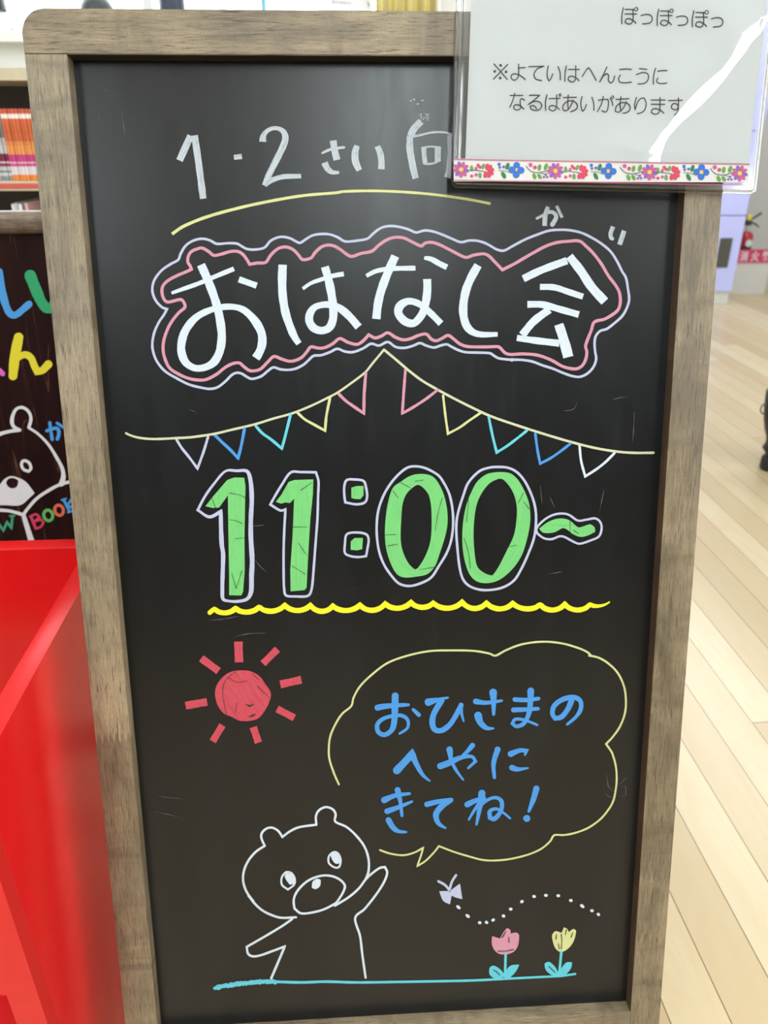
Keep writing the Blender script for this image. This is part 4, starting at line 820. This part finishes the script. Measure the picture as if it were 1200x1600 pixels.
ords = ['first', 'second', 'third', 'fourth', 'fifth', 'sixth', 'seventh', 'eighth', 'ninth', 'tenth', 'eleventh', 'twelfth', 'thirteenth']
for i, kd in enumerate('gggg' + 'o' * 12):
    o = bk[kd] if first[kd] else bk[kd].copy()
    if not first[kd]: COL.objects.link(o)
    first[kd] = False; o.location = (-.932 + i * .00905, SHY + .012 + .0025 * math.sin(i * 2.3), .925)
    if kd == 'g': tag(o, 'grey paperback with maroon label, ' + ('next to the orange row' if i == 3 else ords[3 - i] + ' grey one left of the orange row'), 'book', 'grey paperbacks on the top shelf')
    else: tag(o, 'orange paperback with pink and white label bands, ' + ords[i - 4] + ' from the left in its row', 'book', 'orange paperbacks on the top shelf')
mg = [('white', (.72, .72, .74, 1)), ('pale grey', (.5, .52, .55, 1)), ('bright white', (.8, .8, .8, 1)), ('pale pink', (.7, .42, .45, 1))]
for i, (n_, c_) in enumerate(mg):
    x = on_plane((20, 25, 31, 41)[i], 322, Vector((0, SHY + .03, 0)), Vector((0, 1, 0)))[0]
    o = MB().box((-.004, 0, 0), (.004, .2, .236 + .003 * (i % 2)), bev=.0008).build('picture_book', plain(n_.replace(' ', '_') + '_cover', c_, .4)); o.location = (x, SHY + .03, .63)
    tag(o, n_ + ' thin picture book upright on the lower shelf of the bookcase', 'book', 'thin books on the lower shelf')

# ------------------------------------------------------------------ things on the windowsill, curtain, window notice
dk = plain('dark_grey_ceramic', (.055, .06, .068, 1), .45, vary=.35, scale=40); nv = plain('navy_blue_ceramic', (.035, .045, .085, 1), .35, vary=.25, scale=30); blk = plain('black_enamel', (.02, .022, .026, 1), .4)
def winx(px, py=10, y=1.775): return on_plane(px, py, Vector((0, y, 0)), Vector((0, 1, 0)))
q = winx(151); o = MB().lathe([(.036, 0), (.044, .012), (.0455, .04), (.043, .058), (.035, .072), (.022, .084), (.012, .094), (.012, .104)]).build('vase', dk, None, True); o.location = (q[0], 1.775, 1.286); tag(o, 'dark grey rounded vase on the windowsill above the top left of the chalkboard', 'vase')
q = winx(269); o = MB().lathe([(.033, 0), (.035, .006), (.035, .10), (.0335, .105), (.030, .105), (.030, .095)]).build('jar', nv, None, True); o.location = (q[0], 1.775, 1.286); tag(o, 'navy blue straight-sided jar on the windowsill, right of the dark grey vase', 'jar')
q = winx(0, 20); lp = empty('desk_lamp', (q[0] - .012, 1.775, 1.286)); tag(lp, 'black lamp with a rounded shade and thin stand on the windowsill, far left', 'lamp')
MB().lathe([(.012, .115), (.024, .10), (.030, .075), (.031, .05), (.026, .045), (.02, .046)]).build('lamp_shade', blk, lp, True)
MB().tube([(.030, 0, .048), (.034, 0, .03), (.037, 0, .004)], .0016).build('stand_leg', plain('grey_wire', (.2, .22, .25, 1), .4), lp, True)
MB().tube([(0, 0, .05), (-.004, 0, .025), (-.010, 0, .002)], .006).build('stem', blk, lp, True)
# curtain
ct = NT('pale_yellow_curtain'); k = ct.noise(ct.coord('Object', (40, 40, 6)), 1); ct.base(ct.ramp(k, [(.3, (.70, .62, .34)), (.7, (.78, .72, .46))])); ct.set(ct.b, 'Roughness', .8)
tr_ = ct.n('ShaderNodeBsdfTranslucent'); tr_.inputs[0].default_value = (.85, .78, .45, 1); mx = ct.n('ShaderNodeMixShader'); mx.inputs[0].default_value = .5; ct.t.links.new(ct.b.outputs[0], mx.inputs[1]); ct.t.links.new(tr_.outputs[0], mx.inputs[2]); ct.t.links.new(mx.outputs[0], ct.out.inputs[0])
xa, xb_ = winx(588, 10, 1.78)[0], winx(683, 10, 1.78)[0]; bm = bmesh.new(); n = 90; rows = []
for z in (1.292, 1.5, 1.9, 2.34):
    rows.append([bm.verts.new((xa + (xb_ - xa) * i / n, 1.782 + .012 * math.sin(i / n * 31) + .006 * math.sin(i / n * 57 + 1), z)) for i in range(n + 1)])
for r in range(3):
    for i in range(n): bm.faces.new((rows[r][i], rows[r][i + 1], rows[r + 1][i + 1], rows[r + 1][i]))
me = bpy.data.meshes.new('curtain'); bm.to_mesh(me); bm.free(); o = link('curtain', me, ct.m, None, True); sd = o.modifiers.new('thickness', 'SOLIDIFY'); sd.thickness = .0012
tag(o, 'pale yellow gathered curtain at the right side of the window', 'curtain')
rod = MB().tube([(xa - .3, 1.782, 2.345), (xb_ + .03, 1.782, 2.345)], .008).build('curtain_rod', plain('rod_white', (.8, .8, .8, 1), .4), o, True)
# window notice
xa, xb_ = winx(497, 12, 1.815)[0], winx(581, 12, 1.815)[0]
nt = MB().box((xa, 1.8165, 1.315), (xb_, 1.8170, 1.53)).build('window_notice', plain('notice_paper', (.86, .84, .88, 1), .7, vary=.01)); tag(nt, 'small white paper notice with grey print taped to the window above the chalkboard', 'notice')
p = Paint(lambda px, py, lift=0: on_plane(px, py, Vector((0, 1.8163 - lift, 0)), Vector((0, 1, 0))), .0001)
gp = plain('grey_print', (.30, .30, .32, 1), .7)
for i, w in enumerate((1, .5, .5, .9, .9, .5, .4)):
    x, y = 521 + i * 4.3, 3.2 + i * .35; p.stroke([(x - 1.4, y - 1), (x + 1.4, y - 1)], .5 * w + .2).stroke([(x - 1.4, y + .6), (x + 1.4, y + .6)], .5 * w + .2).stroke([(x, y - 2), (x, y + 2)], .5 * w + .2)
p.stroke([(574, 3), (576, 7), (576, 11)], [1, 2.2, .8]); p.stroke([(522, -9), (560, -8)], .8); p.stroke([(522, -15), (565, -14)], .8)
p.build('printed_text', gp, nt, Vector((0, -1, 0)))

# ------------------------------------------------------------------ lilac cabinet
lil = plain('lilac_laminate', (.53, .55, .95, 1), .45, vary=.03, scale=4)
CY, CX0, CX1 = 4.3, 1.62, 2.541
cab = empty('storage_cabinet', ((CX0 + CX1) / 2, CY, 0)); tag(cab, 'tall lilac storage cabinet on a pale plinth at the far right', 'cabinet'); co2 = Vector(cab.location)
def cp(name, a, b, m=lil, bev=.002): return MB().box(Vector(a) - co2, Vector(b) - co2, bev=bev).build(name, m, cab)
cp('body', (CX0, CY + .02, .085), (CX1, CY + .5, 2.1)); cp('plinth', (CX0 + .01, CY + .015, 0), (CX1 - .005, CY + .48, .085), plain('plinth_white', (.66, .66, .64, 1), .5))
for z0, z1 in ((.085, .551), (.557, 1.031), (1.037, 2.1)): cp('door_panel', (CX0, CY, z0), (CX1, CY + .02, z1))
cp('vent_panel', (2.40, CY - .004, .237), (2.482, CY + .001, .42), plain('dark_grey_vent', (.07, .07, .06, 1), .6))
# ------------------------------------------------------------------ extinguisher and its stand
slab('wall_pier', (2.83, 4.86, 0), (3.6, 5.0, 2.7), GREYD)
NYP = 4.62
st = empty('extinguisher_stand', (2.72, NYP, 0)); tag(st, 'grey box stand with a red fire extinguisher sign on its front', 'extinguisher stand'); so = Vector(st.location)
gy = plain('grey_stand_laminate', (.58, .56, .53, 1), .5, vary=.03)
def stp(name, a, b, m=gy): return MB().box(Vector(a) - so, Vector(b) - so, bev=.002).build(name, m, st)
stp('front_panel', (2.545, NYP, 0), (2.945, NYP + .012, .262)); stp('side_panel', (2.545, NYP + .012, 0), (2.557, NYP + .22, .262)); stp('side_panel', (2.933, NYP + .012, 0), (2.945, NYP + .22, .262)); stp('shelf', (2.557, NYP + .012, .236), (2.933, NYP + .22, .248))
SGY = NYP - .006; sgP = Vector((0, SGY, 0)); YN = Vector((0, 1, 0))
cs = [on_plane(x, y, sgP, YN) for x, y in ((1143, 392.5), (1205, 387.5), (1205, 409.5), (1141, 411.5))]
sx1 = max(c[0] for c in cs); zt_ = (cs[0][2] + cs[1][2]) / 2; zb_ = (cs[2][2] + cs[3][2]) / 2
plate = MB().box(Vector((2.655, SGY, zb_)) - so, Vector((2.945, NYP, zt_)) - so).build('sign_plate', plain('sign_red', (.42, .016, .018, 1), .4), st); plate['label'] = 'red plate with white lettering'
fc = bpy.data.curves.new('lettering', 'FONT'); fc.body = '消 火 器'; fc.size = .062; fc.offset = .0012; fo = bpy.data.objects.new('lettering_source', fc); COL.objects.link(fo)
bpy.context.view_layer.update()
me = bpy.data.meshes.new_from_object(fo.evaluated_get(bpy.context.evaluated_depsgraph_get())); bpy.data.objects.remove(fo)
xs = [v.co.x for v in me.vertices]; ys = [v.co.y for v in me.vertices]
x0 = on_plane(1156, 401, sgP, YN)[0]; x1 = on_plane(1204, 399, sgP, YN)[0]
for v in me.vertices:
    u = (v.co.x - min(xs)) / (max(xs) - min(xs)); w = (v.co.y - min(ys)) / (max(ys) - min(ys))
    v.co = Vector((x0 + u * (x1 - x0), SGY - .0006, zb_ + .009 + w * (zt_ - zb_ - .018))) - so
link('lettering', me, plain('sign_white', (.85, .82, .82, 1), .5), plate)
EY = NYP + .10; EYP = Vector((0, EY, 0)); ec = on_plane(1168, 380, EYP, YN); sc = .00455
ex = empty('fire_extinguisher', (ec[0] - .020, EY, .248)); tag(ex, 'small red fire extinguisher standing on the grey stand beside the lilac cabinet', 'fire extinguisher')
zz = lambda py: on_plane(1168, py, EYP, YN)[2] - .248
er = plain('extinguisher_red', (.36, .015, .025, 1), .35); dkg = plain('lever_dark_green', (.02, .032, .024, 1), .5)
MB().lathe([(.044, 0), (.046, .008), (.046, zz(384)), (.042, zz(384))]).build('base_ring', blk, ex, True)
MB().lathe([(.044, .01), (.046, zz(384)), (.047, zz(374)), (.046, zz(368)), (.036, zz(364)), (.016, zz(361.5)), (.012, zz(361))]).build('cylinder', er, ex, True)
MB().lathe([(.010, zz(362)), (.009, zz(352))]).build('neck', plain('neck_grey', (.45, .43, .40, 1), .4), ex, True)
MB().box((-.02, -.014, zz(352)), (.016, .014, zz(344)), bev=.003).build('valve_head', dkg, ex, True)
MB().tube([(-.005, 0, zz(345)), (.03, 0, zz(340)), (.075, 0, zz(333))], [.006, .007, .008]).build('lever', dkg, ex, True)
MB().tube([(0, 0, zz(349)), (.03, 0, zz(348.5)), (.055, 0, zz(351)), (.078, 0, zz(355))], [.006, .006, .006, .004]).build('lever', dkg, ex, True)
MB().box((-.022, -.012, zz(344)), (.010, .006, zz(335)), bev=.003).build('safety_pin', plain('pin_yellow', (.72, .52, .10, 1), .5), ex, True)
MB().lathe([(.024, 0), (.024, .002), (.022, .003)], (0.006, -.046, zz(379)), 20, 0, 'y').build('round_badge', plain('badge_mint', (.55, .66, .62, 1), .5), ex)

# ------------------------------------------------------------------ black boot at the right edge
bq = on_plane(1187, 733, Vector((0, 0, 0)), Vector((0, 0, 1)))
leather = plain('black_leather', (.012, .012, .013, 1), .4, vary=.3, scale=60); rub = plain('black_rubber', (.016, .016, .018, 1), .55, vary=.2)
boot = empty('boot', (bq[0] + .02, bq[1], 0), (0, 0, math.radians(-4))); tag(boot, 'black ankle boot with a thick sole and heel pull loop on the wooden floor', 'boot')
def loft(secs, n=28):                          # sections along z: (z, x back, x front, half width, bias)
    b = MB(); rings = []
    for z, xb__, xf, hw in secs:
        rg = []
        for k in range(n):
            a = 2 * math.pi * k / n; c_, s_ = math.cos(a), math.sin(a); rg.append(b.bm.verts.new(((xb__ + xf) / 2 + (xf - xb__) / 2 * math.copysign(abs(c_) ** .8, c_), hw * math.copysign(abs(s_) ** .8, s_), z)))
        rings.append(rg)
    for i in range(len(rings) - 1):
        for k in range(n): b.bm.faces.new((rings[i][k], rings[i][(k + 1) % n], rings[i + 1][(k + 1) % n], rings[i + 1][k]))
    b.bm.faces.new(rings[0][::-1]); b.bm.faces.new(rings[-1]); return b
loft([(0, -.016, .27, .048), (.006, -.019, .275, .05), (.042, -.018, .276, .05), (.046, -.016, .272, .048)]).build('sole', rub, boot, True)
loft([(.044, -.012, .265, .045), (.055, -.010, .262, .044), *[((lambda q: (q[2], q[0] - bq[0] - .02, q[0] - bq[0] + w_, .043))(on_plane(px_, py_, Vector((0, bq[1], 0)), YN))) for px_, py_, w_ in ((1192.5, 701, .2), (1198.5, 692, .155), (1199, 684, .13), (1196.5, 672, .125), (1195.5, 656, .12), (1196, 642, .115), (1197.5, 628, .115), (1200, 612, .11))]]).build('upper', leather, boot, True)
ql = on_plane(1197.5, 639, Vector((0, bq[1], 0)), YN); zl = ql[2]; xl = ql[0] - bq[0] - .02
pl_ = []
for k in range(13): a = math.pi * k / 12 + math.pi / 2; pl_.append((xl + .017 * math.cos(a), 0, zl + .019 * math.sin(a)))
MB().tube(pl_, .0026, 8).build('pull_loop', plain('grey_webbing', (.12, .12, .11, 1), .7), boot, True)
MB().tube([(.128, -.02, .2), (.14, 0, .2), (.128, .02, .2)], .003, 8).build('lace', rub, boot, True)
